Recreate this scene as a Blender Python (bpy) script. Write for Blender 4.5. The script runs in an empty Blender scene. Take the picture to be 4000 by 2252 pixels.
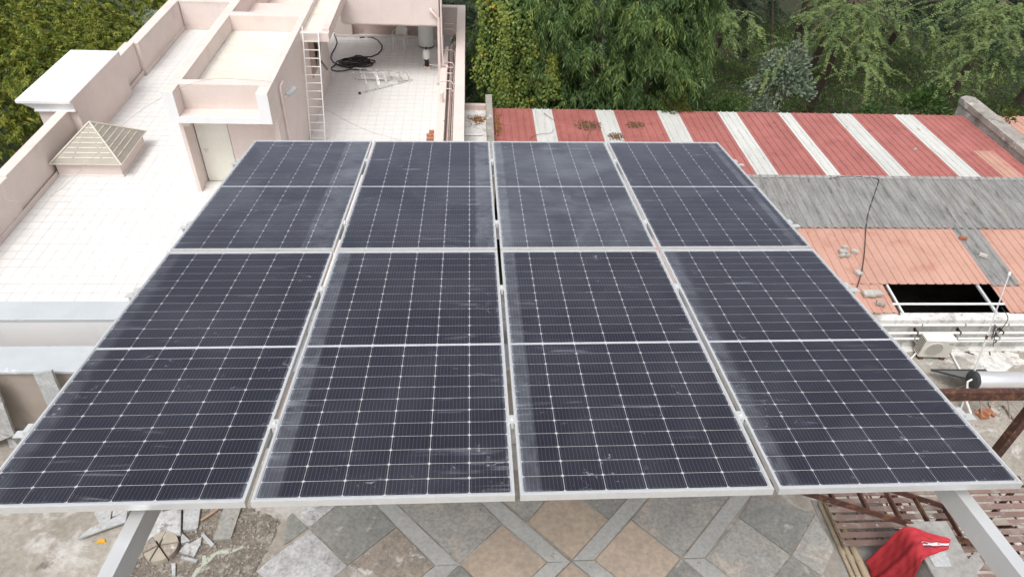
import bpy, math, random
import numpy as np
from mathutils import Vector, Matrix
random.seed(7)
R_ = math.radians
# ------------------------------------------------------------------ camera
CAMZ = 16.0
FPX = 2741.82                       # focal length in pixels of the 4000 px wide photograph
M = Matrix(((0.9980728, -0.0001448, 0.0620544), (-0.0474494, -0.6462388, 0.7616587), (0.0399917, -0.7631352, -0.6450002)))
scene = bpy.context.scene
COL = scene.collection
cam_d = bpy.data.cameras.new("camera")
cam_d.sensor_width = 36.0
cam_d.lens = FPX / 4000 * 36.0
cam_d.clip_start = 0.05
cam_d.clip_end = 500
cam = bpy.data.objects.new("camera", cam_d)
COL.objects.link(cam)
rot = Matrix((M.col[0], -M.col[1], -M.col[2])).transposed()
cam.matrix_world = Matrix.Translation((0, 0, CAMZ)) @ rot.to_4x4()
scene.camera = cam
# ------------------------------------------------------------------ light
SUN_EL, SUN_AZ = R_(62), R_(205)    # azimuth measured from +Y towards +X
world = bpy.data.worlds.new("World")
scene.world = world
world.use_nodes = True
nt = world.node_tree
nt.nodes.clear()
wo = nt.nodes.new("ShaderNodeOutputWorld")
bg = nt.nodes.new("ShaderNodeBackground")
sky = nt.nodes.new("ShaderNodeTexSky")
sky.sky_type = 'NISHITA'
sky.sun_disc = False
sky.sun_elevation = SUN_EL
sky.sun_rotation = SUN_AZ
sky.altitude = 300
sky.air_density = 1.0
sky.dust_density = 6.0
sky.ozone_density = 1.0
hs = nt.nodes.new("ShaderNodeHueSaturation")
hs.inputs["Saturation"].default_value = 0.22
nt.links.new(sky.outputs[0], hs.inputs["Color"])
nt.links.new(hs.outputs[0], bg.inputs[0])
bg.inputs[1].default_value = 0.15
nt.links.new(bg.outputs[0], wo.inputs[0])
sun_d = bpy.data.lights.new("sun", 'SUN')
sun_d.energy = 1.1
sun_d.angle = R_(25)
sun_d.color = (1.0, 0.975, 0.94)
sun = bpy.data.objects.new("sun", sun_d)
COL.objects.link(sun)
sdir = Vector((math.sin(SUN_AZ) * math.cos(SUN_EL), math.cos(SUN_AZ) * math.cos(SUN_EL), math.sin(SUN_EL)))
sun.rotation_euler = sdir.to_track_quat('Z', 'Y').to_euler()
sun.location = (0, 0, 40)
vs = scene.view_settings
vs.view_transform = 'Standard'
vs.look = 'None'
vs.exposure = 0.36
vs.gamma = 1.0
vs.use_curve_mapping = False
scene.render.engine = 'CYCLES'

# ------------------------------------------------------------------ pixel helpers (direction only; the distance comes from the plane named)
def ray(u, v):
    return M @ Vector(((u - 2000) / FPX, (v - 1126) / FPX, 1.0))
def onz(u, v, z):
    d = ray(u, v)
    p = d * ((z - CAMZ) / d.z)
    return Vector((p.x, p.y, z))
def ony(u, v, y):
    d = ray(u, v)
    p = d * (y / d.y)
    return Vector((p.x, p.y, p.z + CAMZ))
def onx(u, v, x):
    d = ray(u, v)
    p = d * (x / d.x)
    return Vector((p.x, p.y, p.z + CAMZ))
def project(p):
    q = M.transposed() @ (Vector(p) - Vector((0, 0, CAMZ)))
    return 2000 + FPX * q.x / q.z, 1126 + FPX * q.y / q.z

# ------------------------------------------------------------------ mesh helpers
WM = {}
class MB:
    def __init__(s):
        s.v = []; s.f = []
    def poly(s, pts):
        b = len(s.v); s.v += [tuple(p) for p in pts]; s.f.append(tuple(range(b, b + len(pts))))
    def box(s, x0, x1, y0, y1, z0, z1):
        b = len(s.v)
        s.v += [(x0, y0, z0), (x1, y0, z0), (x1, y1, z0), (x0, y1, z0), (x0, y0, z1), (x1, y0, z1), (x1, y1, z1), (x0, y1, z1)]
        s.f += [tuple(b + i for i in q) for q in ((0, 3, 2, 1), (4, 5, 6, 7), (0, 1, 5, 4), (1, 2, 6, 5), (2, 3, 7, 6), (3, 0, 4, 7))]
        return s
    def bbox(s, x0, x1, y0, y1, z0, z1, c=0.01):
        """box with its vertical edges and top edges chamfered"""
        o = [(x0 + c, y0), (x1 - c, y0), (x1, y0 + c), (x1, y1 - c), (x1 - c, y1), (x0 + c, y1), (x0, y1 - c), (x0, y0 + c)]
        i = [(x0 + 2 * c, y0 + c), (x1 - 2 * c, y0 + c), (x1 - c, y0 + 2 * c), (x1 - c, y1 - 2 * c), (x1 - 2 * c, y1 - c), (x0 + 2 * c, y1 - c), (x0 + c, y1 - 2 * c), (x0 + c, y0 + 2 * c)]
        b = len(s.v)
        s.v += [(p[0], p[1], z0) for p in o] + [(p[0], p[1], z1 - c) for p in o] + [(p[0], p[1], z1) for p in i]
        s.f.append(tuple(b + 7 - k for k in range(8)))
        for k in range(8):
            n = (k + 1) % 8
            s.f.append((b + k, b + n, b + 8 + n, b + 8 + k))
            s.f.append((b + 8 + k, b + 8 + n, b + 16 + n, b + 16 + k))
        s.f.append(tuple(b + 16 + k for k in range(8)))
        return s
    def prism(s, pts, z0, z1, topin=0.0):
        """upright prism over a ground polygon"""
        n = len(pts)
        a = sum(pts[i][0] * pts[(i + 1) % n][1] - pts[(i + 1) % n][0] * pts[i][1] for i in range(n))
        if a < 0: pts = pts[::-1]
        cx = sum(p[0] for p in pts) / n; cy = sum(p[1] for p in pts) / n
        b = len(s.v)
        s.v += [(p[0], p[1], z0) for p in pts]
        s.v += [(p[0] + (cx - p[0]) * topin, p[1] + (cy - p[1]) * topin, z1) for p in pts]
        s.f.append(tuple(b + n - 1 - i for i in range(n)))
        s.f.append(tuple(b + n + i for i in range(n)))
        for i in range(n):
            j = (i + 1) % n
            s.f.append((b + i, b + j, b + n + j, b + n + i))
        return s
    def obox(s, mat, sx, sy, sz):
        """box of given size centred on a matrix"""
        b = len(s.v)
        for z in (-.5, .5):
            for x, y in ((-.5, -.5), (.5, -.5), (.5, .5), (-.5, .5)):
                s.v.append(tuple(mat @ Vector((x * sx, y * sy, z * sz))))
        s.f += [tuple(b + i for i in q) for q in ((0, 3, 2, 1), (4, 5, 6, 7), (0, 1, 5, 4), (1, 2, 6, 5), (2, 3, 7, 6), (3, 0, 4, 7))]
        return s
    def bar(s, p0, p1, w, h, up=(0, 0, 1)):
        """rectangular bar from p0 to p1; w sideways, h along up"""
        p0 = Vector(p0); p1 = Vector(p1); d = p1 - p0
        y = d.normalized(); u = Vector(up); x = y.cross(u)
        if x.length < 1e-4: x = y.cross(Vector((1, 0, 0)))
        x.normalize(); z = x.cross(y)
        m = Matrix((x, y, z)).transposed().to_4x4(); m.translation = (p0 + p1) / 2
        return s.obox(m, w, d.length, h)
    def tube(s, pts, r, n=8, r1=None, cap=True):
        pts = [Vector(p) for p in pts]; k = len(pts)
        if k < 2: return s
        t = [(pts[min(i + 1, k - 1)] - pts[max(i - 1, 0)]).normalized() for i in range(k)]
        a = Vector((0, 0, 1)) if abs(t[0].z) < .9 else Vector((1, 0, 0))
        nx = t[0].cross(a).normalized()
        b = len(s.v)
        for i in range(k):
            nx = (nx - t[i] * nx.dot(t[i])).normalized(); ny = t[i].cross(nx)
            rr = r if r1 is None else r + (r1 - r) * i / (k - 1)
            for q in range(n):
                an = 2 * math.pi * q / n
                s.v.append(tuple(pts[i] + nx * math.cos(an) * rr + ny * math.sin(an) * rr))
        for i in range(k - 1):
            for q in range(n):
                e = (q + 1) % n
                s.f.append((b + i * n + q, b + i * n + e, b + (i + 1) * n + e, b + (i + 1) * n + q))
        if cap:
            s.f.append(tuple(b + n - 1 - q for q in range(n)))
            s.f.append(tuple(b + (k - 1) * n + q for q in range(n)))
        return s
    def lathe(s, prof, c, n=24, ax=None):
        """profile [(r, h)] turned about an axis through c (default vertical)"""
        c = Vector(c)
        if ax is None: X, Y, Z = Vector((1, 0, 0)), Vector((0, 1, 0)), Vector((0, 0, 1))
        else:
            Z = Vector(ax).normalized(); X = Z.orthogonal().normalized(); Y = Z.cross(X)
        b = len(s.v)
        for r, h in prof:
            for q in range(n):
                an = 2 * math.pi * q / n
                s.v.append(tuple(c + X * r * math.cos(an) + Y * r * math.sin(an) + Z * h))
        for i in range(len(prof) - 1):
            for q in range(n):
                e = (q + 1) % n
                s.f.append((b + i * n + q, b + i * n + e, b + (i + 1) * n + e, b + (i + 1) * n + q))
        s.f.append(tuple(b + n - 1 - q for q in range(n)))
        s.f.append(tuple(b + (len(prof) - 1) * n + q for q in range(n)))
        return s
    def build(s, name, mat, parent=None, local=False, smooth=False):
        me = bpy.data.meshes.new(name)
        v = s.v; o = bpy.data.objects.new(name, me)
        if parent is not None:
            o.parent = parent
            if not local:
                inv = WM[parent.name].inverted()
                v = [tuple(inv @ Vector(p)) for p in v]
            WM[o.name] = WM[parent.name].copy()
        else:
            xs = [p[0] for p in v]; ys = [p[1] for p in v]; zs = [p[2] for p in v]
            c = Vector(((min(xs) + max(xs)) / 2, (min(ys) + max(ys)) / 2, min(zs)))
            v = [(p[0] - c.x, p[1] - c.y, p[2] - c.z) for p in v]
            o.location = c; WM[o.name] = Matrix.Translation(c)
        me.from_pydata(v, [], s.f)
        if smooth:
            me.polygons.foreach_set("use_smooth", [True] * len(me.polygons))
            try: me.set_sharp_from_angle(angle=R_(40))
            except Exception: pass
        me.materials.append(mat)
        COL.objects.link(o)
        return o
def box(*a): return MB().box(*a)
def empty(name, loc, mat=None):
    o = bpy.data.objects.new(name, None)
    o.empty_display_size = 0.1
    COL.objects.link(o)
    m = mat if mat is not None else Matrix.Translation(Vector(loc))
    o.matrix_world = m
    WM[o.name] = m.copy()
    return o
def tag(o, label, cat, group=None):
    o["label"] = label; o["category"] = cat
    if group: o["group"] = group
    return o
def thing(name, loc, label, cat, group=None, mat=None):
    return tag(empty(name, loc, mat), label, cat, group)
def struct(o):
    o["kind"] = "structure"; return o
def stuff(o):
    o["kind"] = "stuff"; return o
def copy_obj(o, parent, m):
    """share mesh data of o in a new child placed by local matrix m"""
    c = o.copy(); COL.objects.link(c); c.parent = parent; c.matrix_local = m
    return c

# ------------------------------------------------------------------ materials
MATS = {}
def lin(r, g, b):
    return tuple(((c / 255) / 12.92 if c / 255 <= 0.04045 else ((c / 255 + 0.055) / 1.055) ** 2.4) for c in (r, g, b))
class NB:
    def __init__(s, name):
        s.m = bpy.data.materials.new(name); s.m.use_nodes = True
        s.t = s.m.node_tree; s.t.nodes.clear()
        s.out = s.t.nodes.new("ShaderNodeOutputMaterial")
    def n(s, kind, **kw):
        x = s.t.nodes.new("ShaderNode" + kind)
        for k, v in kw.items(): setattr(x, k, v)
        return x
    def l(s, a, b): s.t.links.new(a, b)
    def set(s, sock, val):
        if hasattr(val, "is_output"): s.l(val, sock)
        else: sock.default_value = val
    def math(s, op, a, b=0.0, clamp=False):
        x = s.n("Math", operation=op); x.use_clamp = clamp
        s.set(x.inputs[0], a); s.set(x.inputs[1], b); return x.outputs[0]
    def noise(s, vec, scale, detail=4, rough=.55, dist=0.0):
        x = s.n("TexNoise"); s.l(vec, x.inputs["Vector"])
        x.inputs["Scale"].default_value = scale; x.inputs["Detail"].default_value = detail
        x.inputs["Roughness"].default_value = rough; x.inputs["Distortion"].default_value = dist
        return x.outputs["Fac"]
    def ramp(s, fac, a, b, lo=0.0, hi=1.0):
        x = s.n("MapRange"); x.clamp = True; x.interpolation_type = 'SMOOTHSTEP'
        s.l(fac, x.inputs[0]); x.inputs[1].default_value = a; x.inputs[2].default_value = b
        x.inputs[3].default_value = lo; x.inputs[4].default_value = hi; return x.outputs[0]
    def mix(s, fac, a, b):
        x = s.n("Mix", data_type='RGBA'); s.set(x.inputs[0], fac)
        for sock, v in ((x.inputs[6], a), (x.inputs[7], b)):
            if hasattr(v, "is_output"): s.l(v, sock)
            else: sock.default_value = (v[0], v[1], v[2], 1)
        return x.outputs[2]
    def mapping(s, vec, scale=(1, 1, 1), rot=(0, 0, 0), loc=(0, 0, 0)):
        x = s.n("Mapping"); s.l(vec, x.inputs[0])
        x.inputs["Scale"].default_value = scale; x.inputs["Rotation"].default_value = rot; x.inputs["Location"].default_value = loc
        return x.outputs[0]
    def pos(s): return s.n("NewGeometry").outputs["Position"]
    def obj(s): return s.n("TexCoord").outputs["Object"]
    def rnd(s): return s.n("ObjectInfo").outputs["Random"]
    def principled(s, color, rough=.7, metal=0.0, bump=None, bstr=.2, bdist=.01, spec=.5):
        p = s.n("BsdfPrincipled")
        if hasattr(color, "is_output"): s.l(color, p.inputs["Base Color"])
        else: p.inputs["Base Color"].default_value = (color[0], color[1], color[2], 1)
        s.set(p.inputs["Roughness"], rough); s.set(p.inputs["Metallic"], metal)
        p.inputs["Specular IOR Level"].default_value = spec
        if bump is not None:
            b = s.n("Bump"); b.inputs["Strength"].default_value = bstr; b.inputs["Distance"].default_value = bdist
            s.l(bump, b.inputs["Height"]); s.l(b.outputs[0], p.inputs["Normal"])
        s.l(p.outputs[0], s.out.inputs[0]); return p
def pm(name, c1, c2=None, scale=3.0, rough=.7, metal=0.0, stain=None, sscale=1.5, sth=(.55, .7), bump=.15, bscale=40, bdist=.004, var=0.0, spec=.4, stain2=None, s2scale=8, s2th=(.62, .7), stretch=None, mottle=0.0, streak=None):
    """general worn surface: two tones by noise, optional stains with their own shape, fine relief, per-piece variation"""
    if name in MATS: return MATS[name]
    b = NB(name); P = b.pos()
    if stretch: P = b.mapping(P, scale=stretch)
    c2 = c2 or tuple(x * .85 for x in c1)
    col = b.mix(b.ramp(b.noise(P, scale, 6, .6), .3, .7), c1, c2)
    if stain is not None:
        col = b.mix(b.ramp(b.noise(P, sscale, 8, .68, .4), sth[0] - .055, sth[1] - .045), col, stain)
    if stain2 is not None:
        col = b.mix(b.ramp(b.noise(P, s2scale, 6, .7, .2), s2th[0] - .06, s2th[1] - .05), col, stain2)
    if streak:
        sv = b.noise(b.mapping(b.pos(), scale=(6, 6, .5)), 1.0, 5, .6)
        col = b.mix(b.ramp(sv, .50, .72, 0, streak[3]), col, streak[:3])
    if mottle:
        mo = b.ramp(b.noise(P, scale * 6 + 6, 5, .7), .3, .7, 1 - mottle, 1 + mottle)
        hm = b.n('HueSaturation'); b.l(col, hm.inputs['Color']); b.l(mo, hm.inputs['Value']); col = hm.outputs[0]
    if var:
        f = b.n("MapRange"); b.l(b.rnd(), f.inputs[0]); f.inputs[3].default_value = 1 - var; f.inputs[4].default_value = 1 + var
        h = b.n("HueSaturation"); b.l(col, h.inputs["Color"]); b.l(f.outputs[0], h.inputs["Value"]); col = h.outputs[0]
    bm = b.noise(P, bscale, 5, .65) if bump else None
    b.principled(col, rough, metal, bm, bump, bdist, spec)
    MATS[name] = b.m
    return b.m
def leafmat(name, cols, trans=.35, rough=.55):
    """per-leaf colour out of a few leaf tones, with light passing through the leaf"""
    b = NB(name)
    a = b.n("Attribute", attribute_name="rnd"); r = b.n("ValToRGB"); r.color_ramp.interpolation = 'LINEAR'
    el = r.color_ramp.elements
    while len(el) < len(cols): el.new(0.5)
    for i, (p, c) in enumerate(cols):
        el[i].position = p; el[i].color = (c[0], c[1], c[2], 1)
    b.l(a.outputs["Fac"], r.inputs[0])
    p = b.n("BsdfPrincipled"); b.l(r.outputs[0], p.inputs["Base Color"]); p.inputs["Roughness"].default_value = rough
    p.inputs["Specular IOR Level"].default_value = .35
    t = b.n("BsdfTranslucent"); b.l(r.outputs[0], t.inputs[0])
    m = b.n("MixShader"); m.inputs[0].default_value = trans
    b.l(p.outputs[0], m.inputs[1]); b.l(t.outputs[0], m.inputs[2]); b.l(m.outputs[0], b.out.inputs[0])
    MATS[name] = b.m
    return b.m

pink = pm("pink_paint", (.73, .635, .59), (.69, .595, .55), 1.3, .75, stain=(.60, .50, .455), sscale=.9, sth=(.6, .85), bump=.08, bscale=25, streak=(.56, .47, .43, .16), mottle=.02)
pink_dirt_shade = pm("pink_paint_dirt_and_shade", (.66, .53, .48), (.52, .40, .36), 2.0, .8, stain=(.36, .27, .24), sscale=1.2, sth=(.55, .75), bump=.1)  # dirty pink; on the back wall this tone stands for shade
white_paint = pm("white_paint", (.82, .82, .82), (.78, .79, .80), 1.5, .6, bump=.06, streak=(.68, .67, .66, .25))
old_white = pm("weathered_white_wall", (.74, .73, .71), (.62, .60, .57), 1.2, .8, stain=(.36, .33, .30), sscale=1.4, sth=(.56, .72), stain2=(.22, .20, .18), s2scale=5, s2th=(.66, .74), bump=.25, mottle=0.08, streak=(.34, .31, .28, .7))
cream_coat = pm("cream_roof_coating", (.76, .72, .64), (.70, .65, .57), .9, .7, stain=(.62, .56, .47), sscale=.7, sth=(.55, .8), bump=.15, stretch=(1, 3, 1))
tile_mat = pm("terrace_tile", (.755, .74, .722), (.715, .70, .683), 4, .45, bump=.05, var=.035, stain=(.62, .59, .55), sscale=.45, sth=(.62, .85))
grout = pm("tile_grout", (.40, .385, .37), (.36, .345, .33), 8, .9)
door_cream = pm("cream_door_paint", (.80, .79, .70), (.77, .76, .67), 2, .5, bump=.05, stretch=(6, 6, 1))
gap_shade = pm("recess_shade", (.06, .055, .05), (.03, .03, .03), 4, .9)  # near-black tone standing for the shade behind the door
poly_beige = pm("beige_fibreglass", (.36, .325, .27), (.30, .27, .225), 2, .35, bump=.05)
poly_bar = pm("cream_skylight_bar", (.70, .66, .58), (.60, .56, .48), 12, .5)
foam = pm("white_foam_sealant", (.82, .80, .76), (.74, .70, .64), 20, .8, bump=.5, bscale=60)
red_sheet = pm("red_roof_sheet", (.42, .155, .138), (.36, .125, .112), 1.2, .55, stain=(.31, .11, .098), sscale=2.5, sth=(.55, .75), stain2=(.46, .20, .17), s2scale=9, s2th=(.7, .76), bump=.06, var=.05, mottle=0.08)
white_sheet = pm("translucent_white_sheet", (.62, .62, .595), (.55, .55, .525), 1.5, .5, stain=(.40, .39, .35), sscale=2.5, sth=(.62, .78), bump=.06, var=.05, stretch=(3, .6, 1), mottle=0.06)
salmon_sheet = pm("salmon_roof_sheet", (.53, .31, .245), (.485, .275, .215), 1.0, .6, stain=(.42, .20, .145), sscale=2.0, sth=(.58, .8), bump=.05, var=.03, mottle=0.05)
fibre_sheet = pm("grey_fibre_cement_sheet", (.29, .285, .275), (.20, .197, .19), 2.2, .9, stain=(.13, .127, .12), sscale=2.6, sth=(.56, .74), stain2=(.32, .28, .22), s2scale=1.3, s2th=(.66, .78), bump=.4, bscale=30, bdist=.006, mottle=0.14, stretch=(2.2, .45, 1))
concrete_old = pm("old_concrete", (.40, .375, .34), (.29, .27, .245), 1.6, .9, stain=(.17, .155, .14), sscale=1.7, sth=(.57, .73), stain2=(.56, .54, .50), s2scale=2.3, s2th=(.64, .70), bump=.4, bscale=25, bdist=.008, mottle=0.20)
concrete_floor = pm("screed_floor", (.36, .325, .28), (.27, .245, .21), 1.4, .9, stain=(.46, .44, .41), sscale=2.2, sth=(.56, .68), stain2=(.17, .15, .13), s2scale=3.5, s2th=(.66, .74), bump=.45, bscale=22, bdist=.008, mottle=0.16)
concrete_grey = pm("grey_cement", (.36, .35, .335), (.30, .29, .275), 2.0, .9, stain=(.22, .21, .20), sscale=1.8, sth=(.58, .74), bump=.3, bscale=30, mottle=0.15)
dirt = pm("dirt_and_mortar", (.24, .205, .17), (.16, .135, .11), 5, .95, stain=(.36, .33, .29), sscale=7, sth=(.56, .66), bump=.9, bscale=45, bdist=.02, mottle=0.30)
coping_stone = pm("grey_coping_stone", (.50, .53, .55), (.44, .47, .49), 2.5, .6, stain=(.75, .75, .74), sscale=6.0, sth=(.72, .75), bump=.12)
stone_pale = pm("pale_marble_piece", (.47, .48, .48), (.36, .37, .37), 5, .7, stain=(.36, .36, .35), sscale=7, sth=(.58, .68), bump=.3, mottle=0.15)
stone_white = pm("white_washed_stone", (.52, .52, .52), (.34, .335, .33), 4, .75, stain=(.28, .26, .25), sscale=9, sth=(.60, .66), bump=.3, mottle=0.22)
stone_green = pm("grey_green_stone", (.27, .268, .245), (.215, .215, .20), 4, .75, stain=(.42, .40, .36), sscale=6, sth=(.62, .72), bump=.3, var=.06, mottle=0.20)
stone_grey = pm("grey_stone", (.35, .34, .315), (.29, .28, .262), 4, .75, stain=(.42, .37, .32), sscale=3.2, sth=(.56, .7), stain2=(.17, .15, .13), s2scale=16, s2th=(.70, .74), bump=.3, var=.08, mottle=0.20)
stone_tan = pm("tan_sandstone", (.44, .355, .28), (.38, .31, .25), 2.5, .75, stain=(.38, .32, .26), sscale=4, sth=(.58, .72), stain2=(.20, .15, .12), s2scale=22, s2th=(.71, .75), bump=.25, var=.06, mottle=0.14)
stone_strip = pm("pale_grey_stone_strip", (.41, .41, .39), (.355, .355, .338), 4, .65, stain=(.26, .25, .23), sscale=12, sth=(.66, .72), bump=.2, var=.05, mottle=0.12)
stone_stain = pm("stained_tan_stone", (.36, .30, .245), (.25, .22, .19), 5, .8, stain=(.55, .53, .50), sscale=7, sth=(.60, .68), bump=.35, mottle=0.25)
brick = pm("red_brick", (.42, .17, .09), (.32, .12, .065), 9, .9, stain=(.50, .32, .22), sscale=14, sth=(.6, .7), bump=.5, bscale=60, bdist=.006, var=.12)
grey_block = pm("grey_paver_block", (.52, .50, .46), (.42, .40, .37), 8, .9, bump=.4, bscale=60, var=.12)
alu = pm("anodised_aluminium", (.80, .80, .80), (.74, .74, .74), 30, .38, .55, bump=0)
alu_side = alu
galv = pm("galvanised_channel", (.70, .71, .71), (.62, .63, .63), 6, .45, .35, bump=.03)
white_steel = pm("silver_painted_steel", (.64, .65, .66), (.58, .59, .60), 2.0, .4, .25, bump=.04, stain=(.70, .70, .70), sscale=3, sth=(.6, .7))
rust = pm("rusty_painted_steel", (.095, .042, .030), (.060, .028, .021), 5, .8, stain=(.19, .085, .045), sscale=9, sth=(.56, .68), stain2=(.30, .27, .24), s2scale=14, s2th=(.68, .72), bump=.4, bscale=70)
rust_pink = pm("faded_red_oxide_steel", (.24, .15, .13), (.20, .135, .115), 4, .8, stain=(.29, .25, .215), sscale=5, sth=(.54, .68), stain2=(.55, .52, .48), s2scale=12, s2th=(.70, .73), bump=.3, bscale=60, var=.08)
pvc = pm("white_pvc", (.80, .80, .78), (.72, .72, .69), 3, .45, stain=(.55, .53, .49), sscale=4, sth=(.62, .78), bump=0)
pvc_pink = pm("pink_painted_pipe", (.74, .63, .59), (.68, .56, .52), 4, .5, bump=0)
pvc_dirty = pm("dirty_cream_pvc", (.50, .42, .30), (.42, .35, .25), 6, .7, stain=(.18, .14, .10), sscale=26, sth=(.66, .71), bump=.1)
pipe_grey = pm("corroded_grey_pipe", (.30, .27, .24), (.22, .19, .165), 12, .8, bump=.4, bscale=80)
hose_mat = pm("black_rubber_hose", (.045, .040, .038), (.03, .027, .026), 6, .55, bump=.05)
black_plastic = pm("black_plastic", (.02, .022, .025), (.012, .013, .015), 5, .4, bump=0)
white_plastic = pm("white_plastic", (.78, .77, .74), (.72, .71, .68), 4, .4, bump=0)
tank_mat = pm("pale_green_white_tank", (.82, .84, .81), (.78, .80, .77), 1.5, .4, bump=0, stain=(.52, .52, .48), sscale=2, sth=(.6, .8))
cream_plastic = pm("cream_painted_metal", (.66, .64, .57), (.60, .58, .51), 4, .45, bump=.03, stain=(.44, .42, .37), sscale=7, sth=(.64, .76))
grille_dark = pm("dark_fan_recess", (.12, .115, .105), (.08, .078, .07), 8, .6, bump=0)
chrome = pm("polished_steel_tank", (.80, .80, .81), (.76, .76, .77), 2, .25, .6, bump=0)
dark_rubber = pm("weathered_black_rubber", (.05, .055, .055), (.03, .032, .032), 8, .7, bump=.2)
ladder_white = pm("white_painted_iron", (.83, .82, .80), (.78, .77, .75), 6, .45, bump=0)
ladder_alu = pm("paint_splashed_aluminium", (.62, .60, .57), (.42, .40, .38), 14, .45, .4, bump=.1, stain=(.80, .79, .77), sscale=10, sth=(.52, .6))
wood_old = pm("old_brown_wood", (.22, .145, .095), (.16, .10, .065), 8, .85, bump=.3, stretch=(1, 6, 6))
soil = pm("forest_soil", (.085, .078, .05), (.06, .058, .036), 1.2, .95, stain=(.045, .065, .025), sscale=.8, sth=(.45, .6), stain2=(.11, .085, .055), s2scale=.5, s2th=(.62, .72), bump=.8, bscale=12, bdist=.05)
bark = pm("grey_brown_bark", (.13, .10, .075), (.085, .065, .05), 4, .9, bump=.7, bscale=18, bdist=.02, stretch=(4, 4, .8))
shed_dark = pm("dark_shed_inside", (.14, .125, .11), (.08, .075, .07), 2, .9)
plaster_int = pm("unpainted_plaster", (.42, .36, .31), (.33, .28, .24), 1.5, .9, stain=(.20, .17, .145), sscale=1.6, sth=(.56, .74), bump=.25)
yellow_plastic = pm("yellow_orange_plastic", (.72, .40, .03), (.62, .30, .02), 12, .5, bump=0)
pale_green_cloth = pm("faded_green_strip", (.44, .47, .40), (.36, .38, .31), 12, .9, bump=.3)
terracotta = pm("terracotta", (.36, .15, .08), (.28, .11, .06), 6, .8)
glass_lamp = pm("grey_lamp_housing", (.45, .47, .50), (.38, .40, .43), 6, .35, .3, bump=0)

# ------------------------------------------------------------------ solar panel materials
def cell_material():
    b = NB("monocrystalline_cell"); o = b.obj()
    sx = b.n("SeparateXYZ"); b.l(o, sx.inputs[0])
    # fine silver busbars running along the panel, flat print on the cell
    w = b.math('FRACT', b.math('MULTIPLY', sx.outputs[0], 1 / .0182))
    line = b.math('LESS_THAN', b.math('ABSOLUTE', b.math('SUBTRACT', w, .5)), .042)
    dots = b.math('FRACT', b.math('MULTIPLY', sx.outputs[1], 1 / .0145))
    dot = b.math('LESS_THAN', b.math('ABSOLUTE', b.math('SUBTRACT', dots, .5)), .12)
    ln = b.math('MULTIPLY', line, b.math('ADD', .55, b.math('MULTIPLY', dot, .45)))
    rn = b.rnd()
    base = b.mix(rn, (.0095, .0092, .0235), (.0140, .0095, .0235))
    col = b.mix(ln, base, (.17, .17, .185))
    b.principled(col, .45, 0, spec=.3)
    return b.m
cell_mat = cell_material()
backsheet_mat = pm("white_backsheet", (.78, .79, .80), (.75, .76, .77), 5, .5, bump=0)
PW, PH = 1.134, 2.278
def glass_material(i, strips, dust, seed):
    """clear front glass with dust films, tape bands and smears that have a shape of their own"""
    b = NB("panel_glass_%d" % i); o = b.obj()
    ob = b.mapping(o, loc=(seed * 3.1, seed * 1.7, seed))
    sx = b.n("SeparateXYZ"); b.l(o, sx.inputs[0])
    n_edge = b.noise(ob, 9, 5, .65)
    xw = b.math('ADD', sx.outputs[0], b.math('MULTIPLY', b.math('SUBTRACT', n_edge, .5), .035))
    film = b.ramp(b.noise(ob, 1.6, 7, .62, .5), .35, .75, dust * .35, dust * 1.5)
    tot = film
    for (a, c, s, rag) in strips:
        x = xw if rag else sx.outputs[0]
        sw = .045 if rag else .014
        m = b.math('MULTIPLY', b.ramp(x, a - sw * .3, a + sw * .3), b.ramp(x, c - sw, c + sw * .4, 1.0, 0.0))
        patch = b.ramp(b.noise(ob, 6, 6, .7, .6), .34, .62, .30, 1.0)
        tot = b.math('ADD', tot, b.math('MULTIPLY', b.math('MULTIPLY', m, patch), s))
    ex = b.math('MINIMUM', sx.outputs[0], b.math('SUBTRACT', PW, sx.outputs[0])); ey = b.math('MINIMUM', b.math('MULTIPLY', sx.outputs[1], -1.0), b.math('ADD', PH, sx.outputs[1]))
    em = b.math('ADD', b.math('MINIMUM', ex, ey), b.math('MULTIPLY', b.math('SUBTRACT', b.noise(ob, 22, 5, .7), .5), .05))
    tot = b.math('ADD', tot, b.ramp(em, .008, .034, .22, 0.0))
    # wiped streaks across the panel
    st = b.noise(b.mapping(ob, scale=(2.2, 26, 1)), 1.0, 5, .6, .3)
    gate = b.ramp(b.noise(ob, 2.1, 2, .5), .50, .60)
    tot = b.math('ADD', tot, b.math('MULTIPLY', b.math('MULTIPLY', b.ramp(st, .57, .70), gate), .17))
    # smears and splashes
    sm = b.ramp(b.noise(ob, 17, 6, .72, 1.6),   .625, .67)
    g2 = b.ramp(b.noise(ob, 1.35, 2, .5), .47, .57)
    tot = b.math('ADD', tot, b.math('MULTIPLY', b.math('MULTIPLY', sm, g2), .36))
    sp = b.ramp(b.noise(ob, 130, 2, .5), .74, .78)
    tot = b.math('ADD', tot, b.math('MULTIPLY', sp, .25), clamp=True)
    fr = b.n("Fresnel"); fr.inputs[0].default_value = 1.42
    tr = b.n("BsdfTransparent"); gl = b.n("BsdfGlossy"); gl.inputs["Roughness"].default_value = .09
    gl.inputs[0].default_value = (.80, .84, 1, 1)
    m1 = b.n("MixShader"); b.l(fr.outputs[0], m1.inputs[0]); b.l(tr.outputs[0], m1.inputs[1]); b.l(gl.outputs[0], m1.inputs[2])
    df = b.n("BsdfDiffuse"); df.inputs[0].default_value = (.50, .54, .60, 1)
    m2 = b.n("MixShader"); b.l(tot, m2.inputs[0]); b.l(m1.outputs[0], m2.inputs[1]); b.l(df.outputs[0], m2.inputs[2])
    b.l(m2.outputs[0], b.out.inputs[0])
    return b.m

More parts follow.
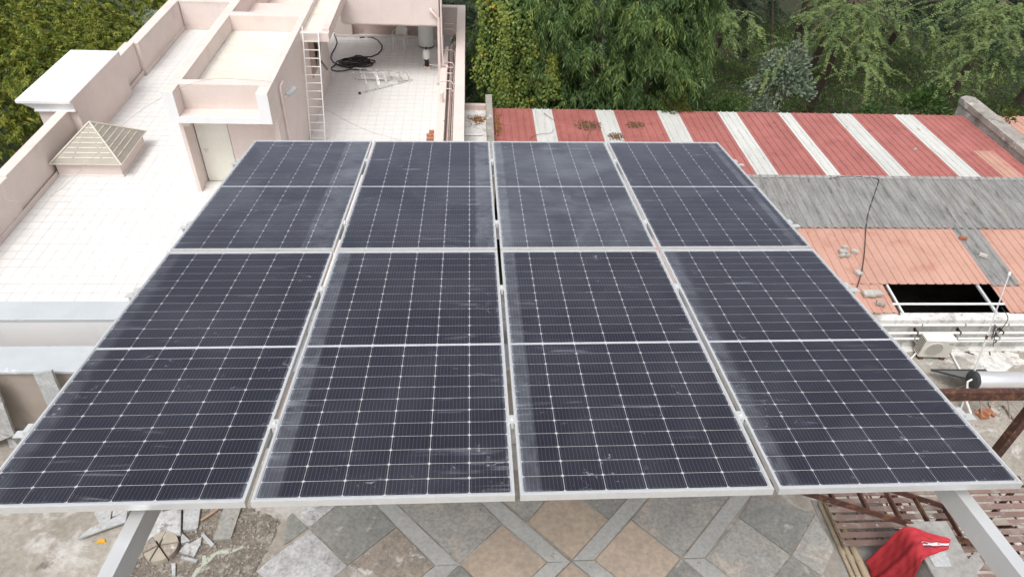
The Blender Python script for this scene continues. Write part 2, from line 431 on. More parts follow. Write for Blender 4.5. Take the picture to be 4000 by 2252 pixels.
# ------------------------------------------------------------------ ground
ground = MB()
ground.poly([(-150, -60, 0), (150, -60, 0), (150, 260, 0), (-150, 260, 0)])
struct(ground.build("ground", soil))

# ------------------------------------------------------------------ solar panels and their frame
RWM = Matrix(((0.9999524, 0.0015615, -0.0096266), (0.0, 0.9870977, 0.1601189), (0.0097524, -0.1601113, 0.9870508))).to_4x4()
ARR = Matrix.Translation((-2.0827, 6.28096, CAMZ - 3.42238)) @ RWM
GX = [0.0, PW + .0251, 2 * PW + .0488, 3 * PW + .0739]
GY = [0.0, -(PH + .034)]
def proto_cell():
    me = MB(); cw, ch, c = .1812, .0890, .0068
    p = [(-cw / 2 + c, -ch / 2), (cw / 2 - c, -ch / 2), (cw / 2, -ch / 2 + c), (cw / 2, ch / 2 - c), (cw / 2 - c, ch / 2), (-cw / 2 + c, ch / 2), (-cw / 2, ch / 2 - c), (-cw / 2, -ch / 2 + c)]
    me.prism(p, 0, .0012)
    m = bpy.data.meshes.new("cell"); m.from_pydata(me.v, [], me.f); m.materials.append(cell_mat)
    return m
cell_mesh = proto_cell()
def frame_meshes():
    out = []
    l, d, wt = .0115, .035, .002
    for pts in (((0, 0), (PW, 0), (PW - l, -l), (l, -l)), ((l, -PH + l), (PW - l, -PH + l), (PW, -PH), (0, -PH)),
                ((0, 0), (l, -l), (l, -PH + l), (0, -PH)), ((PW - l, -l), (PW, 0), (PW, -PH), (PW - l, -PH + l))):
        b = MB().prism(list(pts), -d, 0)
        me = bpy.data.meshes.new("frame_rail"); me.from_pydata(b.v, [], b.f); me.materials.append(alu)
        out.append(me)
    return out
rail_meshes = frame_meshes()
bs = MB().box(.0118, PW - .0118, -PH + .0118, -.0118, -.009, -.0062)
bs_mesh = bpy.data.meshes.new("backsheet"); bs_mesh.from_pydata(bs.v, [], bs.f); bs_mesh.materials.append(backsheet_mat)
PANELS = [
    (0, 0, "back-row solar panel at the far left, beside the cream door", [(.90, 1.12, .11, 1)], .085),
    (1, 0, "back-row solar panel second from left, with ragged dust band on its right edge", [(.985, 1.13, .17, 1)], .05),
    (2, 0, "dustiest, greyest back-row solar panel, third from left", [(.0, .095, .14, 0)], .15),
    (3, 0, "back-row solar panel at the far right, nearest the striped red roof", [(1.015, 1.075, .13, 0)], .06),
    (0, 1, "front-row solar panel at the far left, cut off by the picture edge", [(.0, .11, .09, 1)], .034),
    (1, 1, "front-row solar panel second from left, with a broad pale band along its left edge", [(.0, .112, .145, 0)], .034),
    (2, 1, "front-row solar panel third from left, above the tan paving", [(.0, .098, .145, 0)], .036),
    (3, 1, "front-row solar panel at the far right, above the rusty stairs", [(.0, .105, .12, 1)], .040),
]
for k, (c, r, lab, strips, dust) in enumerate(PANELS):
    t = thing("solar_module", None, lab, "solar panel", "solar panels in two rows of four", mat=ARR @ Matrix.Translation((GX[c], GY[r], 0)))
    for me in rail_meshes:
        o = bpy.data.objects.new("frame_rail", me); COL.objects.link(o); o.parent = t
    o = bpy.data.objects.new("backsheet", bs_mesh); COL.objects.link(o); o.parent = t
    y0 = -.0205
    for row in range(24):
        yc = y0 - .0462 - row * .0924 - (.017 if row >= 12 else 0)
        for cc in range(6):
            o = bpy.data.objects.new("cell", cell_mesh); COL.objects.link(o); o.parent = t
            o.location = (PW / 2 + (cc - 2.5) * .1838, yc, -.0061)
    g = MB(); g.poly([(.0118, -PH + .0118, -.0020), (PW - .0118, -PH + .0118, -.0020), (PW - .0118, -.0118, -.0020), (.0118, -.0118, -.0020)])
    g.build("glass", glass_material(k, strips, dust, k * 2.3 + 1), t, local=True)
mount = thing("mounting_frame", None, "silver steel frame of purlins, rafters and legs carrying the solar panels", "frame", mat=ARR)
PUR = [-.53, -1.85, -2.83, -4.10]
for y in PUR:
    b = MB()      # C channel, open towards the viewer
    x0, x1 = -.085, 4.705
    b.box(x0, x1, y + .022, y + .025, -.1355, -.0355); b.box(x0, x1, y - .025, y + .0215, -.0385, -.0355); b.box(x0, x1, y - .025, y + .0215, -.1355, -.1325)
    b.build("purlin", galv, mount, local=True)
for x0, x1 in ((.595, .657), (4.390, 4.452)):
    b = MB().box(x0, x1, -5.75, -.12, -.257, -.136)
    b.build("rafter", white_steel, mount, local=True)
for gx in (GX[1] - .0125, GX[2] - .012, GX[3] - .0125):
    for y in PUR:
        b = MB(); b.box(gx - .019, gx + .019, y - .03, y + .03, .0004, .0034); b.box(gx - .008, gx + .008, y - .03, y + .03, -.034, .0003)
        c_ = b.build("clamp", galv, mount, local=True)
        MB().lathe([(.008, .0035), (.008, .010), (.005, .012)], (gx, y, 0), 6).build("bolt", galv, c_, local=True)
for sx in (-.012, 4.618):
    for y in PUR:
        b = MB(); b.box(sx - .012, sx + .014, y - .03, y + .03, -.035, .003)
        b.build("end_clamp", galv, mount, local=True)
for x in (.626, 4.421):
    for yl in (-4.95, -.45):
        p = ARR @ Vector((x, yl, -.26))
        if yl < -4: p.x = p.x
        b = MB().box(p.x - .03, p.x + .03, p.y - .03, p.y + .03, 10.012 if p.y < 5.7 and p.x < 3.3 else (5.0 if p.x < 0 else 3.25), p.z)
        if p.y > 5.7:   # rear legs stand back on the slab
            b = MB(); q = ARR @ Vector((x, -1.7, -.26)); b.box(q.x - .03, q.x + .03, q.y - .03, q.y + .03, 10.012, q.z)
        b.build("leg", white_steel, mount)

# ------------------------------------------------------------------ near building: roof floor, parapets, side ledge
near = thing("near_building", (0, 2, 0), "grey-paved flat roof and parapets under the solar panels", "building")
FZ = 10.0
MB().box(-6.6, 3.4, -6.0, 5.70, 0.0, FZ - .3).build("wall", old_white, near)
slab = MB().box(-6.6, 3.4, -6.0, 5.70, FZ - .3, FZ).build("roof_slab", concrete_floor, near)
MB().box(3.402, 4.36, -6.0, 4.05, 0.0, 9.65).build("side_ledge", concrete_grey, near)
MB().box(3.97, 4.33, -6.0, 3.30, 9.651, 10.40).build("side_parapet", concrete_grey, near)
MB().bbox(3.955, 4.345, -6.0, 3.315, 10.401, 10.425, .004).build("side_coping", concrete_grey, near)
# far parapet pair with a trough between
MB().box(-6.6, 3.39, 4.745, 5.00, FZ + .001, 10.965).build("inner_parapet", plaster_int, near)
MB().bbox(-6.6, 3.39, 4.708, 5.045, 10.966, 11.0, .006).build("coping", coping_stone, near)
MB().box(-6.6, 3.39, 5.432, 5.690, FZ + .001, 10.965).build("outer_parapet", white_paint, near)
MB().bbox(-6.6, 3.39, 5.425, 5.70, 10.966, 11.0, .006).build("coping", coping_stone, near)
MB().box(-6.6, 3.39, 5.002, 5.430, FZ + .001, 10.25).build("trough_floor", white_paint, near)

def zB2(x, y): return (1000 + x * .4658, 1700 + y * .4658)
def zB3(x, y): return (2000 + x * .4658, 1700 + y * .4658)
def z8(x, y): return (x * .427, 1800 + y * .427)
def floor_poly(pts, conv, z=FZ):
    return [tuple(onz(*conv(*p), z)[:2]) for p in pts]
def inset(pts, d):
    n = len(pts); out = []
    a = sum(pts[i][0] * pts[(i + 1) % n][1] - pts[(i + 1) % n][0] * pts[i][1] for i in range(n))
    if a < 0: pts = pts[::-1]
    for i in range(n):
        p0, p1, p2 = (Vector(pts[(i + k) % n]) for k in (-1, 0, 1))
        e1 = (p1 - p0).normalized(); e2 = (p2 - p1).normalized()
        n1 = Vector((-e1.y, e1.x)); n2 = Vector((-e2.y, e2.x)); h = n1 + n2
        if h.length < .2: out.append(tuple(p1)); continue
        h.normalize(); k = max(.35, h.dot(n1)); out.append(tuple(p1 + h * d / k))
    return out
def stone(pts, conv, mat, th=.012, gap=.004, lift=0.0, z=FZ):
    p = inset(floor_poly(pts, conv, z), gap)
    return MB().prism(p, FZ + .001 + lift, FZ + th + lift + random.uniform(-.0015, .0015), .002).build("paving_stone", mat, slab)
STONES = [
    ([(460, 775), (775, 1090), (1180, 770), (850, 440)], zB2, stone_green),
    ([(1000, 572), (1165, 565), (1705, 1085), (1500, 1092), (1180, 770)], zB2, stone_strip),
    ([(1180, 775), (790, 1085), (1130, 1400), (1500, 1095)], zB2, stone_stain),
    ([(1170, 560), (1705, 1080), (2065, 745), (1640, 330)], zB2, stone_grey),
    ([(1860, 540), (2065, 745), (2445, 1065), (2640, 1065), (2035, 540)], zB2, stone_strip),
    ([(2063, 748), (2440, 1068), (2075, 1420), (1712, 1090)], zB2, stone_tan),
    ([(-100, 530), (300, 528), (125, 730)], zB3, stone_grey),
    ([(305, 530), (545, 525), (810, 710), (505, 1045), (130, 730)], zB3, stone_tan),
    ([(565, 520), (985, 515), (812, 708)], zB3, stone_green),
    ([(985, 512), (1160, 508), (690, 1048), (502, 1052)], zB3, stone_strip),
    ([(995, 710), (1410, 1035), (1120, 1390), (690, 1050)], zB3, stone_tan),
    ([(1165, 510), (1835, 502), (1415, 1032), (1000, 705)], zB3, stone_grey),
    ([(1840, 500), (2010, 495), (1612, 1030), (1425, 1034)], zB3, stone_strip),
    ([(1425, 1038), (1612, 1034), (2000, 1345), (1830, 1380)], zB3, stone_strip),
    ([(1900, 695), (2335, 1010), (2050, 1360), (1617, 1032)], zB3, stone_grey),
    ([(2015, 495), (2540, 655), (2335, 1005), (1903, 690)], zB3, stone_green),
    ([(1412, 1040), (1820, 1375), (1500, 1500), (1125, 1395)], zB3, stone_green),
    ([(502, 1056), (690, 1052), (1115, 1395), (930, 1420)], zB3, stone_strip),
    ([(500, 1060), (925, 1420), (600, 1500), (130, 1420)], zB3, stone_tan),
    ([(298, 1066), (498, 1056), (120, 1420), (-90, 1420)], zB3, stone_strip),
    ([(1708, 1088), (2070, 1425), (1700, 1600), (1400, 1400)], zB2, stone_green),
    ([(1500, 1096), (1704, 1088), (1330, 1450), (1135, 1400)], zB2, stone_strip),
    ([(2540, 660), (2700, 950), (2600, 1185), (2340, 1008)], zB3, stone_grey),
    ([(2337, 1012), (2595, 1190), (2500, 1500), (2055, 1362)], zB3, stone_green),
    ([(0, 1145), (90, 1062), (455, 790), (770, 1095), (380, 1420)], zB2, stone_white),
    ([(385, 590), (690, 580), (455, 772), (368, 700)], zB2, stone_white),
    ([(300, 652), (440, 778), (275, 900), (235, 920), (262, 690)], zB2, stone_green),
    ([(2055, 540), (2450, 525), (2258, 722)], zB2, stone_grey),
    ([(700, 578), (985, 572), (850, 440)], zB2, stone_grey),
]
for pts, cv, m in STONES: stone(pts, cv, m)
# paving going on under the panels
S = .567; e1 = Vector((1, 1)) / math.sqrt(2); e2 = Vector((-1, 1)) / math.sqrt(2)
for i in range(-9, 12):
    for j in range(-9, 14):
        c = Vector((.3, 4.9)) + e1 * (i * (S + .004)) + e2 * (j * (S + .004))
        pts = [c + (e1 * a + e2 * b) * (S / 2) for a, b in ((-1, -1), (1, -1), (1, 1), (-1, 1))]
        if min(p.y for p in pts) > 4.02 and max(p.y for p in pts) < 4.74 and min(p.x for p in pts) > -1.9 and max(p.x for p in pts) < 3.38:
            MB().prism([tuple(p) for p in pts], FZ + .001, FZ + .024, .004).build("paving_stone", random.choice([stone_grey, stone_green, stone_tan]), slab)
        if max(p.y for p in pts) < 2.55 and min(p.y for p in pts) > .2 and min(p.x for p in pts) > -1.6 and max(p.x for p in pts) < 3.38:
            MB().prism([tuple(p) for p in pts], FZ + .001, FZ + .024, .004).build("paving_stone", random.choice([stone_grey, stone_green, stone_tan]), slab)
# loose dirt bed with broken edges
dp = floor_poly([(1105, 1090), (1215, 810), (1330, 780), (1350, 560), (1600, 380), (2250, 380), (2370, 470), (2560, 540), (2510, 700), (2400, 880), (2330, 1000), (2360, 1130), (1900, 1200)], z8)
pts = []
for i in range(len(dp)):
    a, c = Vector(dp[i]), Vector(dp[(i + 1) % len(dp)])
    for k in range(6):
        q = a.lerp(c, k / 6); pts.append((q.x + random.uniform(-.02, .02), q.y + random.uniform(-.02, .02)))
stuff(MB().prism(pts, FZ + .001, FZ + .006, .0).build("dirt_bed", dirt, slab))
# gravel on the dirt: too small to pick apart
b = MB()
xs = [p[0] for p in dp]; ys = [p[1] for p in dp]
def inside(x, y, poly):
    r = False; n = len(poly)
    for i in range(n):
        x0, y0 = poly[i]; x1, y1 = poly[(i + 1) % n]
        if (y0 > y) != (y1 > y) and x < (x1 - x0) * (y - y0) / (y1 - y0) + x0: r = not r
    return r
n = 0
while n < 900:
    x, y = random.uniform(min(xs), max(xs)), random.uniform(min(ys), max(ys))
    if not inside(x, y, dp): continue
    s = random.choice([.004, .005, .006, .008, .012, .018]) * random.uniform(.7, 1.2)
    m = Matrix.Translation((x, y, FZ + .006 + s * .3)) @ Matrix.Rotation(random.random() * 6, 4, 'Z') @ Matrix.Rotation(random.uniform(-.5, .5), 4, 'X')
    b.obox(m, s * 1.5, s, s * .8); n += 1
gm = pm("gravel_bits", (.38, .35, .31), (.22, .19, .16), 60, .9, bump=0)
stuff(b.build("gravel", gm, slab))

# ------------------------------------------------------------------ broken stone and odds and ends lying on the near roof
def piece(pts, conv, mat, label, lift=0.0, th=.022, tilt=0.0, cat="stone slab", name="stone_slab", group="broken stone pieces on the near roof"):
    p = floor_poly(pts, conv)
    b = MB().prism(p, FZ + .008 + lift, FZ + .008 + lift + th, .006)
    if tilt:
        cy = min(v[1] for v in b.v); b.v = [(v[0], v[1], v[2] + (v[1] - cy) * tilt) for v in b.v]
    return tag(b.build(name, mat), label, cat, group)
piece([(1245, 805), (1668, 702), (1672, 455), (1400, 520), (1330, 640)], z8, stone_white, "large grey stone slab leaning out behind the left rafter", .03, .025)
piece([(1690, 400), (1848, 400), (1818, 622), (1800, 640), (1682, 648)], z8, stone_pale, "smooth white stone slab beside the large grey one", .0, .03)
piece([(2065, 400), (2225, 400), (2118, 722), (1957, 735)], z8, stone_grey, "long grey stone strip lying alone on the dirt", .0, .025)
piece([(885, 400), (1045, 400), (1012, 565), (925, 590), (872, 500)], z8, stone_pale, "pale stone slab with a rounded corner left of the left rafter", .0, .02)
piece([(1050, 400), (1205, 400), (1190, 470), (1035, 520)], z8, stone_white, "speckled stone slab tucked behind the left rafter", .0, .02)
piece([(722, 742), (842, 640), (1030, 560), (1185, 480), (1165, 585), (1000, 640)], z8, stone_pale, "long pointed sliver of pale stone left of the rafter", .03, .018)
piece([(1668, 668), (1748, 745), (1665, 768)], z8, stone_pale, "small pale triangular stone chip by the cracked disc", .0, .03, name="stone_chip")
piece([(1648, 842), (1715, 765), (1832, 792), (1782, 892)], z8, stone_white, "square stone chip right of the cracked disc", .0, .028, name="stone_chip")
piece([(1740, 768), (1852, 702), (1838, 788)], z8, stone_white, "pointed stone chip lying behind the square one", .0, .02, name="stone_chip")
piece([(1845, 690), (1870, 672), (1968, 770), (1940, 800)], z8, stone_pale, "narrow pale stone bar on the dirt below the long strip", .0, .022, name="stone_chip")
piece([(1663, 878), (1818, 912), (1802, 938), (1663, 902)], z8, stone_pale, "thin white stone bar below the square chip", .0, .02, name="stone_chip")
piece([(1575, 943), (1612, 943), (1612, 1060), (1582, 1062)], z8, stone_pale, "thin white stone bar at the bottom edge of the picture", .0, .02, name="stone_chip")
# cracked round stone in wedges
cc = onz(*z8(1492, 812), FZ); rad = .145
rs = thing("cracked_disc", (cc.x, cc.y, FZ), "round buff stone disc cracked into wedges", "stone disc")
cr = cc.xy + Vector((-.02, .01)); cuts = [0.25, 1.55, 2.35, 3.6, 4.35, 5.4]
for i in range(len(cuts)):
    a0, a1 = cuts[i], cuts[(i + 1) % len(cuts)] + (2 * math.pi if i == len(cuts) - 1 else 0)
    ap = cr + Vector((math.cos((a0 + a1) / 2), math.sin((a0 + a1) / 2))) * .012
    p = [tuple(ap)] + [(cc.x + math.cos(a0 + .03 + (a1 - a0 - .06) * k / 7) * rad, cc.y + math.sin(a0 + .03 + (a1 - a0 - .06) * k / 7) * rad) for k in range(8)]
    b = MB().prism(p, FZ + .008, FZ + .06, .0); b.prism(p, FZ + .0601, FZ + .072, .07)
    b.build("wedge", stone_stain if i % 3 == 2 else pm("buff_stone", (.42, .37, .30), (.34, .30, .24), 8, .85, bump=.3), rs)
s0, s1 = onz(*z8(1838, 540), FZ + .03), onz(*z8(2005, 428), FZ + .03)
tag(MB().tube([s0, (s0 + s1) / 2 + Vector((.004, 0, .002)), s1], .011, 7).build("stick", pm("bare_wood", (.42, .30, .20), (.34, .23, .15), 12, .8), smooth=True), "short bare wooden stick among the stone slabs", "stick")
yc = onz(*z8(928, 742), FZ)
b = MB(); b.prism([(yc.x + .042 * math.cos(a), yc.y + .042 * math.sin(a) - .01) for a in np.linspace(.1, math.pi - .1, 10)], FZ + .002, FZ + .016, .15)
tag(b.build("plastic_scrap", yellow_plastic), "small half-round yellow orange plastic scrap on the floor", "scrap")
path = [onz(*z8(*p), FZ + .012) for p in [(1750, 1075), (1800, 1000), (1850, 930), (1890, 905), (1950, 850), (2010, 822), (2100, 815), (2160, 795), (2225, 772)]]
b = MB(); w = [.016, .02, .022, .03, .018, .02, .026, .02, .014]
for i in range(len(path) - 1):
    a, c = path[i], path[i + 1]; d = (c - a).normalized(); nn = Vector((-d.y, d.x, 0))
    for sg in (1, -1):
        b.poly([a, c, c + nn * w[i + 1] * sg + Vector((0, 0, -.006)), a + nn * w[i] * sg + Vector((0, 0, -.006))] if sg < 0 else [a + nn * w[i] + Vector((0, 0, -.006)), c + nn * w[i + 1] + Vector((0, 0, -.006)), c, a])
ns = onz(*z8(1860, 870), FZ + .012); b.poly([path[3], ns + Vector((.02, .01, 0)), ns + Vector((-.015, .012, 0)), path[2]])
tag(b.build("dry_strip", pale_green_cloth), "faded pale green dried strip curling over the dirt", "strip")
# slabs leaning on the inner parapet
def leaning(quad, y, mat, label, th=.03, name="stone_slab"):
    P4 = [ony(u, v, y - (k > 1) * .05) for k, (u, v) in enumerate(quad)]
    b = MB(); n = (P4[1] - P4[0]).cross(P4[2] - P4[0]).normalized()
    if n.y > 0: n = -n
    for s in (0, 1): b.v += [tuple(p + n * th * s) for p in P4]
    b.f += [(3, 2, 1, 0), (4, 5, 6, 7), (0, 1, 5, 4), (1, 2, 6, 5), (2, 3, 7, 6), (3, 0, 4, 7)]
    return tag(b.build(name, mat), label, "stone slab", "stone slabs leaning on the parapet")
leaning([(136, 1453), (206, 1440), (290, 1640), (236, 1670)], 4.66, stone_pale, "narrow pale slab leaning on the grey-capped parapet at left")
leaning([(-160, 1440), (-8, 1500), (62, 1690), (-120, 1760)], 4.64, stone_white, "peeling white slab leaning at the left picture edge")
cb = onz(118, 1650, FZ); b = MB().prism([(cb.x + .10 * math.cos(a) * random.uniform(.8, 1.1), cb.y - .25 + .09 * math.sin(a) * random.uniform(.8, 1.1)) for a in np.linspace(0, 6.28, 7)[:-1]], FZ + .001, FZ + .12, .25)
tag(b.build("stone_lump", stone_white), "rough grey stone lump at the foot of the parapet", "stone")
pc = ony(-6, 1330, 5.2)
b = MB().lathe([(.07, 0), (.10, .16), (.115, .17), (.115, .20), (.10, .20), (.09, .14)], (pc.x - .02, 5.22, 10.252), 20)
tag(b.build("flower_pot", terracotta, smooth=True), "brown clay pot in the white trough at the left edge", "pot")

# ------------------------------------------------------------------ rusty stairs, slatted platform, pipes and cloth at the lower right
stair = thing("steel_stairs", (3.6, 3.45, FZ), "rusty steel stairs running down to the right under the panels", "stairs")
YN, YF = 3.30, 3.66
def sz(x): return CAMZ - 5.10 - (x - 2.93) * .463
for y in (YN, YF):
    b = MB().bar((1.6, y, sz(1.6)), (6.4, y, sz(6.4)), .012, .062); b.bar((1.6, y + .025, sz(1.6) - .034), (6.4, y + .025, sz(6.4) - .034), .05, .008)
    b.build("stringer", rust, stair)
for k in range(13):
    x = 1.575 + .07 + k * .375
    b = MB().box(x - .004, x + .004, YN + .008, YF - .008, sz(x) - .03, sz(x) + .02); b.box(x + .0045, x + .05, YN + .008, YF - .008, sz(x) - .032, sz(x) - .026)
    b.build("tread_bar", rust, stair)
for x in (1.75, 2.5):
    MB().box(x - .02, x + .02, YN + .02, 4.95, sz(x) - .085, sz(x) - .045).build('bearer', rust, stair)
    MB().box(x - .02, x + .02, 4.90, 4.94, 11.001, sz(x) - .087).build('post', rust, stair)
for x, zb in ((6.3, 3.25),):
    for y in (YN, YF):
        MB().box(x - .02, x + .02, y - .02, y + .02, zb, sz(x) - .04).build("post", rust, stair)
plat = thing("slatted_platform", (4.6, 3.7, 9.7), "faded red steel slat platform below the rusty stairs", "platform")
PZ = 9.86
for k in range(12):
    y = 3.03 + k * .092 + random.uniform(-.004, .004)
    x0 = 4.39 if y < 3.34 else 3.62
    x1 = 5.9
    MB().box(x0, x1, y, y + .060, PZ, PZ + .008 + random.uniform(0, .004)).build("slat", rust_pink, plat)
    for q in range(10):
        x = x0 + .1 + random.random() * (x1 - x0 - .2)
        MB().box(x - .011, x + .011, y + .062, y + .090, PZ + .001, PZ + .007).build("spacer", rust, plat)
for x in (4.40, 5.85):
    MB().box(x - .02, x + .02, 2.98, 4.16, PZ - .045, PZ - .002).build("bearer", rust, plat)
for x in (4.42, 5.83):
    for y in (3.05, 4.08):
        MB().box(x - .02, x + .02, y - .02, y + .02, 3.25, PZ - .047).build("post", rust, plat)
pv = thing("pipe_run", (3.7, 3.2, 9.65), "bundle of three dirty cream plastic pipes along the roof edge", "pipes")
for x, r in ((3.685, .022), (3.742, .026), (3.812, .036)):
    MB().tube([(x + .002, -1, 9.652 + r), (x - .003, 1.5, 9.652 + r), (x, 3.0, 9.652 + r), (x - .012, 4.0, 9.652 + r)], r, 12).build("pipe", pvc_dirty, pv, smooth=True)
    for y in (2.9, 3.45):
        yy = y + random.uniform(-.15, .15); MB().lathe([(r + .005, -.03), (r + .005, .03)], (x - .002, yy, 9.652 + r), 14, (0, 1, 0)).build("coupling", pvc_dirty, pv, smooth=True)
tag(MB().tube([(3.545, -1, 9.675), (3.55, 3.1, 9.675), (3.585, 4.03, 9.675)], .016, 8).build("thin_pipe", pipe_grey, smooth=True), "thin corroded grey pipe beside the paved floor edge", "pipe")
# red cloth over the wall
def cloth_mat():
    b = NB("red_cotton_cloth"); P = b.pos()
    c = b.mix(b.ramp(b.noise(P, 7, 5, .6), .3, .7), (.50, .048, .058), (.40, .036, .046))
    b.principled(c, .85, 0, b.noise(P, 260, 3, .6), .25, .002, .2); return b.m
cm = cloth_mat()
cloth = thing("red_garment", (4.0, 3.0, 9.66), "red garment with a white striped cuff thrown over the roof wall", "cloth")
NS, NT = 60, 48
CF = [onz(3712, 2106, 10.44), onz(3625, 2084, 10.45), onz(3538, 2058, 10.45), onx(3462, 2122, 3.90), onx(3392, 2188, 3.86)]
CN = [onz(3702, 2146, 10.44), onz(3650, 2164, 10.44), onz(3604, 2190, 10.44), onx(3560, 2275, 3.93), onx(3440, 2420, 3.90)]
def cr(P, s):
    x = s * (len(P) - 1); i = min(int(x), len(P) - 2); t = x - i
    p0, p1, p2, p3 = P[max(i - 1, 0)], P[i], P[i + 1], P[min(i + 2, len(P) - 1)]
    return .5 * ((2 * p1) + (-p0 + p2) * t + (2 * p0 - 5 * p1 + 4 * p2 - p3) * t * t + (-p0 + 3 * p1 - 3 * p2 + p3) * t ** 3)
def cpt(s, t, off=0.0):
    p = cr(CF, s).lerp(cr(CN, s), t)
    h = min(max((s - .35) / .25, 0), 1)          # 0 on the wall top, 1 hanging
    w = t + .10 * math.sin(s * 5 + t * 3)
    fold = max(0, math.sin(w * 11 + s * 2.6 + 1.2 * math.sin(t * 4))) ** 3 * .026 * (.2 + 1.1 * s) + abs(math.sin(w * 17 + s * 5)) ** 2 * .004 + abs(math.sin(s * 17 + t * 9)) ** 5 * .007 * (1 - s) + math.sin(s * 41 - t * 25) * .0018
    up = Vector((-h, -.25 * h, 1 - h)).normalized()
    return p + up * (fold + .006 + off)
b = MB()
for i in range(NS + 1):
    for j in range(NT + 1): b.v.append(tuple(cpt(i / NS, j / NT)))
for i in range(NS):
    for j in range(NT): b.f.append((i * (NT + 1) + j, i * (NT + 1) + j + 1, (i + 1) * (NT + 1) + j + 1, (i + 1) * (NT + 1) + j))
o = b.build("fabric", cm, cloth, smooth=True)
sm = o.modifiers.new("thick", 'SOLIDIFY'); sm.thickness = .004; sm.offset = 0
def band(t0, t1, s0, s1, off, mat, name, n=22):
    b = MB()
    for i in range(n + 1):
        for t in (t0, t1): b.v.append(tuple(cpt(s0 + (s1 - s0) * i / n, t, off)))
    for i in range(n): b.f.append((2 * i, 2 * i + 1, 2 * i + 3, 2 * i + 2))
    o = b.build(name, mat, cloth, smooth=True); m_ = o.modifiers.new("thick", 'SOLIDIFY'); m_.thickness = .003; m_.offset = 0
band(.50, .63, .02, .40, .004, pm("white_trim", (.75, .73, .70), (.68, .66, .63), 30, .8), "white_stripe")
band(.665, .70, .02, .40, .004, pm("navy_trim", (.05, .035, .10), (.04, .03, .08), 30, .8), "navy_stripe")
def wall_tile(quad, z, mat, label, th=.012):
    p = [tuple(onz(u, v, z)[:2]) for u, v in quad]
    return tag(MB().prism(p, z + .0005, z + th, .003).build("loose_tile", mat), label, "tile", "loose tiles on the roof wall")
wall_tile([(3618, 2160), (3690, 2145), (3715, 2212), (3650, 2214)], 10.426, stone_pale, "pale loose tile on the roof wall below the red garment")
gq = [(3770, 2195), (3812, 2150), (3846, 2200), (3806, 2250)]
p = [tuple(onz(u, v, 9.9)[:2]) for u, v in gq]
tag(MB().prism(p, 9.655, 9.90, .0).build("concrete_block", concrete_grey), "tilted grey concrete block right of the roof wall, by the right rafter", "block")
# ------------------------------------------------------------------ pink building
TZ = 5.0
pb = thing("pink_building", (-6.3, 20, 0), "pale pink building with a white tiled terrace and stair tower", "building")
XL, XR, Y0, Y1 = -11.70, -1.0, 10.9, 29.45
MB().box(XL - .3, -.12, Y0 - .3, Y1 + .3, 0, TZ - .35).build("wall", pink, pb)
deck = MB().box(XL - .299, -.121, Y0 - .299, Y1 + .299, TZ - .349, TZ - .006).build("terrace_floor", grout, pb)
PT = 6.14
def para(x0, x1, y0, y1, zt=PT, name="parapet", m=None):
    MB().box(x0, x1, y0, y1, TZ - .005, zt - .061).build(name, m or pink, pb)
    MB().bbox(x0 - .012, x1 + .012, y0 - .012, y1 + .012, zt - .06, zt, .008).build("parapet_cap", m or pink, pb)
para(XL - .29, XL - .01, Y0, 16.02)
para(XL - .33, XL - .045, 16.05, 24.97, PT + .02)
para(XL - .26, XL + .09, 25.0, Y1 + .27)
para(XL + .12, -.47, Y1, Y1 + .28, name="back_parapet")
para(XL, -.47, Y0 - .29, Y0 - .02)
para(-.44, -.13, Y0 - .29, Y1 + .28, PT, "side_parapet")
# base plinths along the left wall
MB().box(XL - .008, XL + .035, Y0, 24.96, TZ - .004, TZ + .13).build("skirting", pink, pb)
MB().box(XL + .092, XL + .13, 25.0, Y1 - .01, TZ - .004, TZ + .13).build("skirting", pink, pb)
MB().box(XL + .14, -5.6, Y1 - .04, Y1 - .013, TZ - .004, TZ + .13).build("skirting", pink, pb)
# pipe channel wall on the right
MB().box(-1.0, -.76, Y0, 24.6, TZ - .004, TZ + .62).build("channel_wall", pink, pb)
b = MB(); b.prism([(-1.0, 24.601), (-.76, 24.601), (-.76, 26.6), (-.85, 26.6)], TZ - .004, TZ + .62); b.build("channel_wall", pink, pb)
# tiles: 0.298 x 0.315 m
TX, TY, J, JY = .298, .315, .006, .014
gx0 = onz(1250 + 80 * .2329, 300 + 1040 * .2329, TZ).x % TX
gy0 = onz(1715, 300 + 462 * .2329, TZ).y % TY
t_m = MB().bbox(-TX / 2 + J / 2, TX / 2 - J / 2, -TY / 2 + JY / 2, TY / 2 - JY / 2, 0, .0075, .001)
tile_mesh = bpy.data.meshes.new("floor_tile"); tile_mesh.from_pydata(t_m.v, [], t_m.f); tile_mesh.materials.append(tile_mat)
QUAD = [(994, 545), (2804, 555), (4006, 1890), (-60, 1985)]
near_t = []; far_t = []
tx = math.floor((XL - gx0) / TX) * TX + gx0
while tx < -1.0:
    ty = math.floor((Y0 - gy0) / TY) * TY + gy0
    while ty < Y1:
        x0, x1 = max(tx, XL + (.13 if ty + TY > 25 else .036)), min(tx + TX, -1.002)
        y0, y1 = max(ty, Y0), min(ty + TY, Y1 - .041)
        cx, cy = tx + TX / 2, ty + TY / 2
        blocked = (-7.3 < cx < -5.3 and 18.0 < cy < 24.7) or (-11.4 < cx < -10.1 and 18.2 < cy < 19.5)
        if not blocked and x1 - x0 > .03 and y1 - y0 > .03:
            u, v = project((cx, cy, TZ))
            whole = (x1 - x0 > TX - 1e-4) and (y1 - y0 > TY - 1e-4)
            vis = u > 0 and v < 1178 and not inside(u, v, QUAD)
            (near_t if (whole and vis) else far_t).append((cy, cx, x0, x1, y0, y1))
        ty += TY
    tx += TX
near_t.sort()
far_t += near_t[300:]; near_t = near_t[:300]
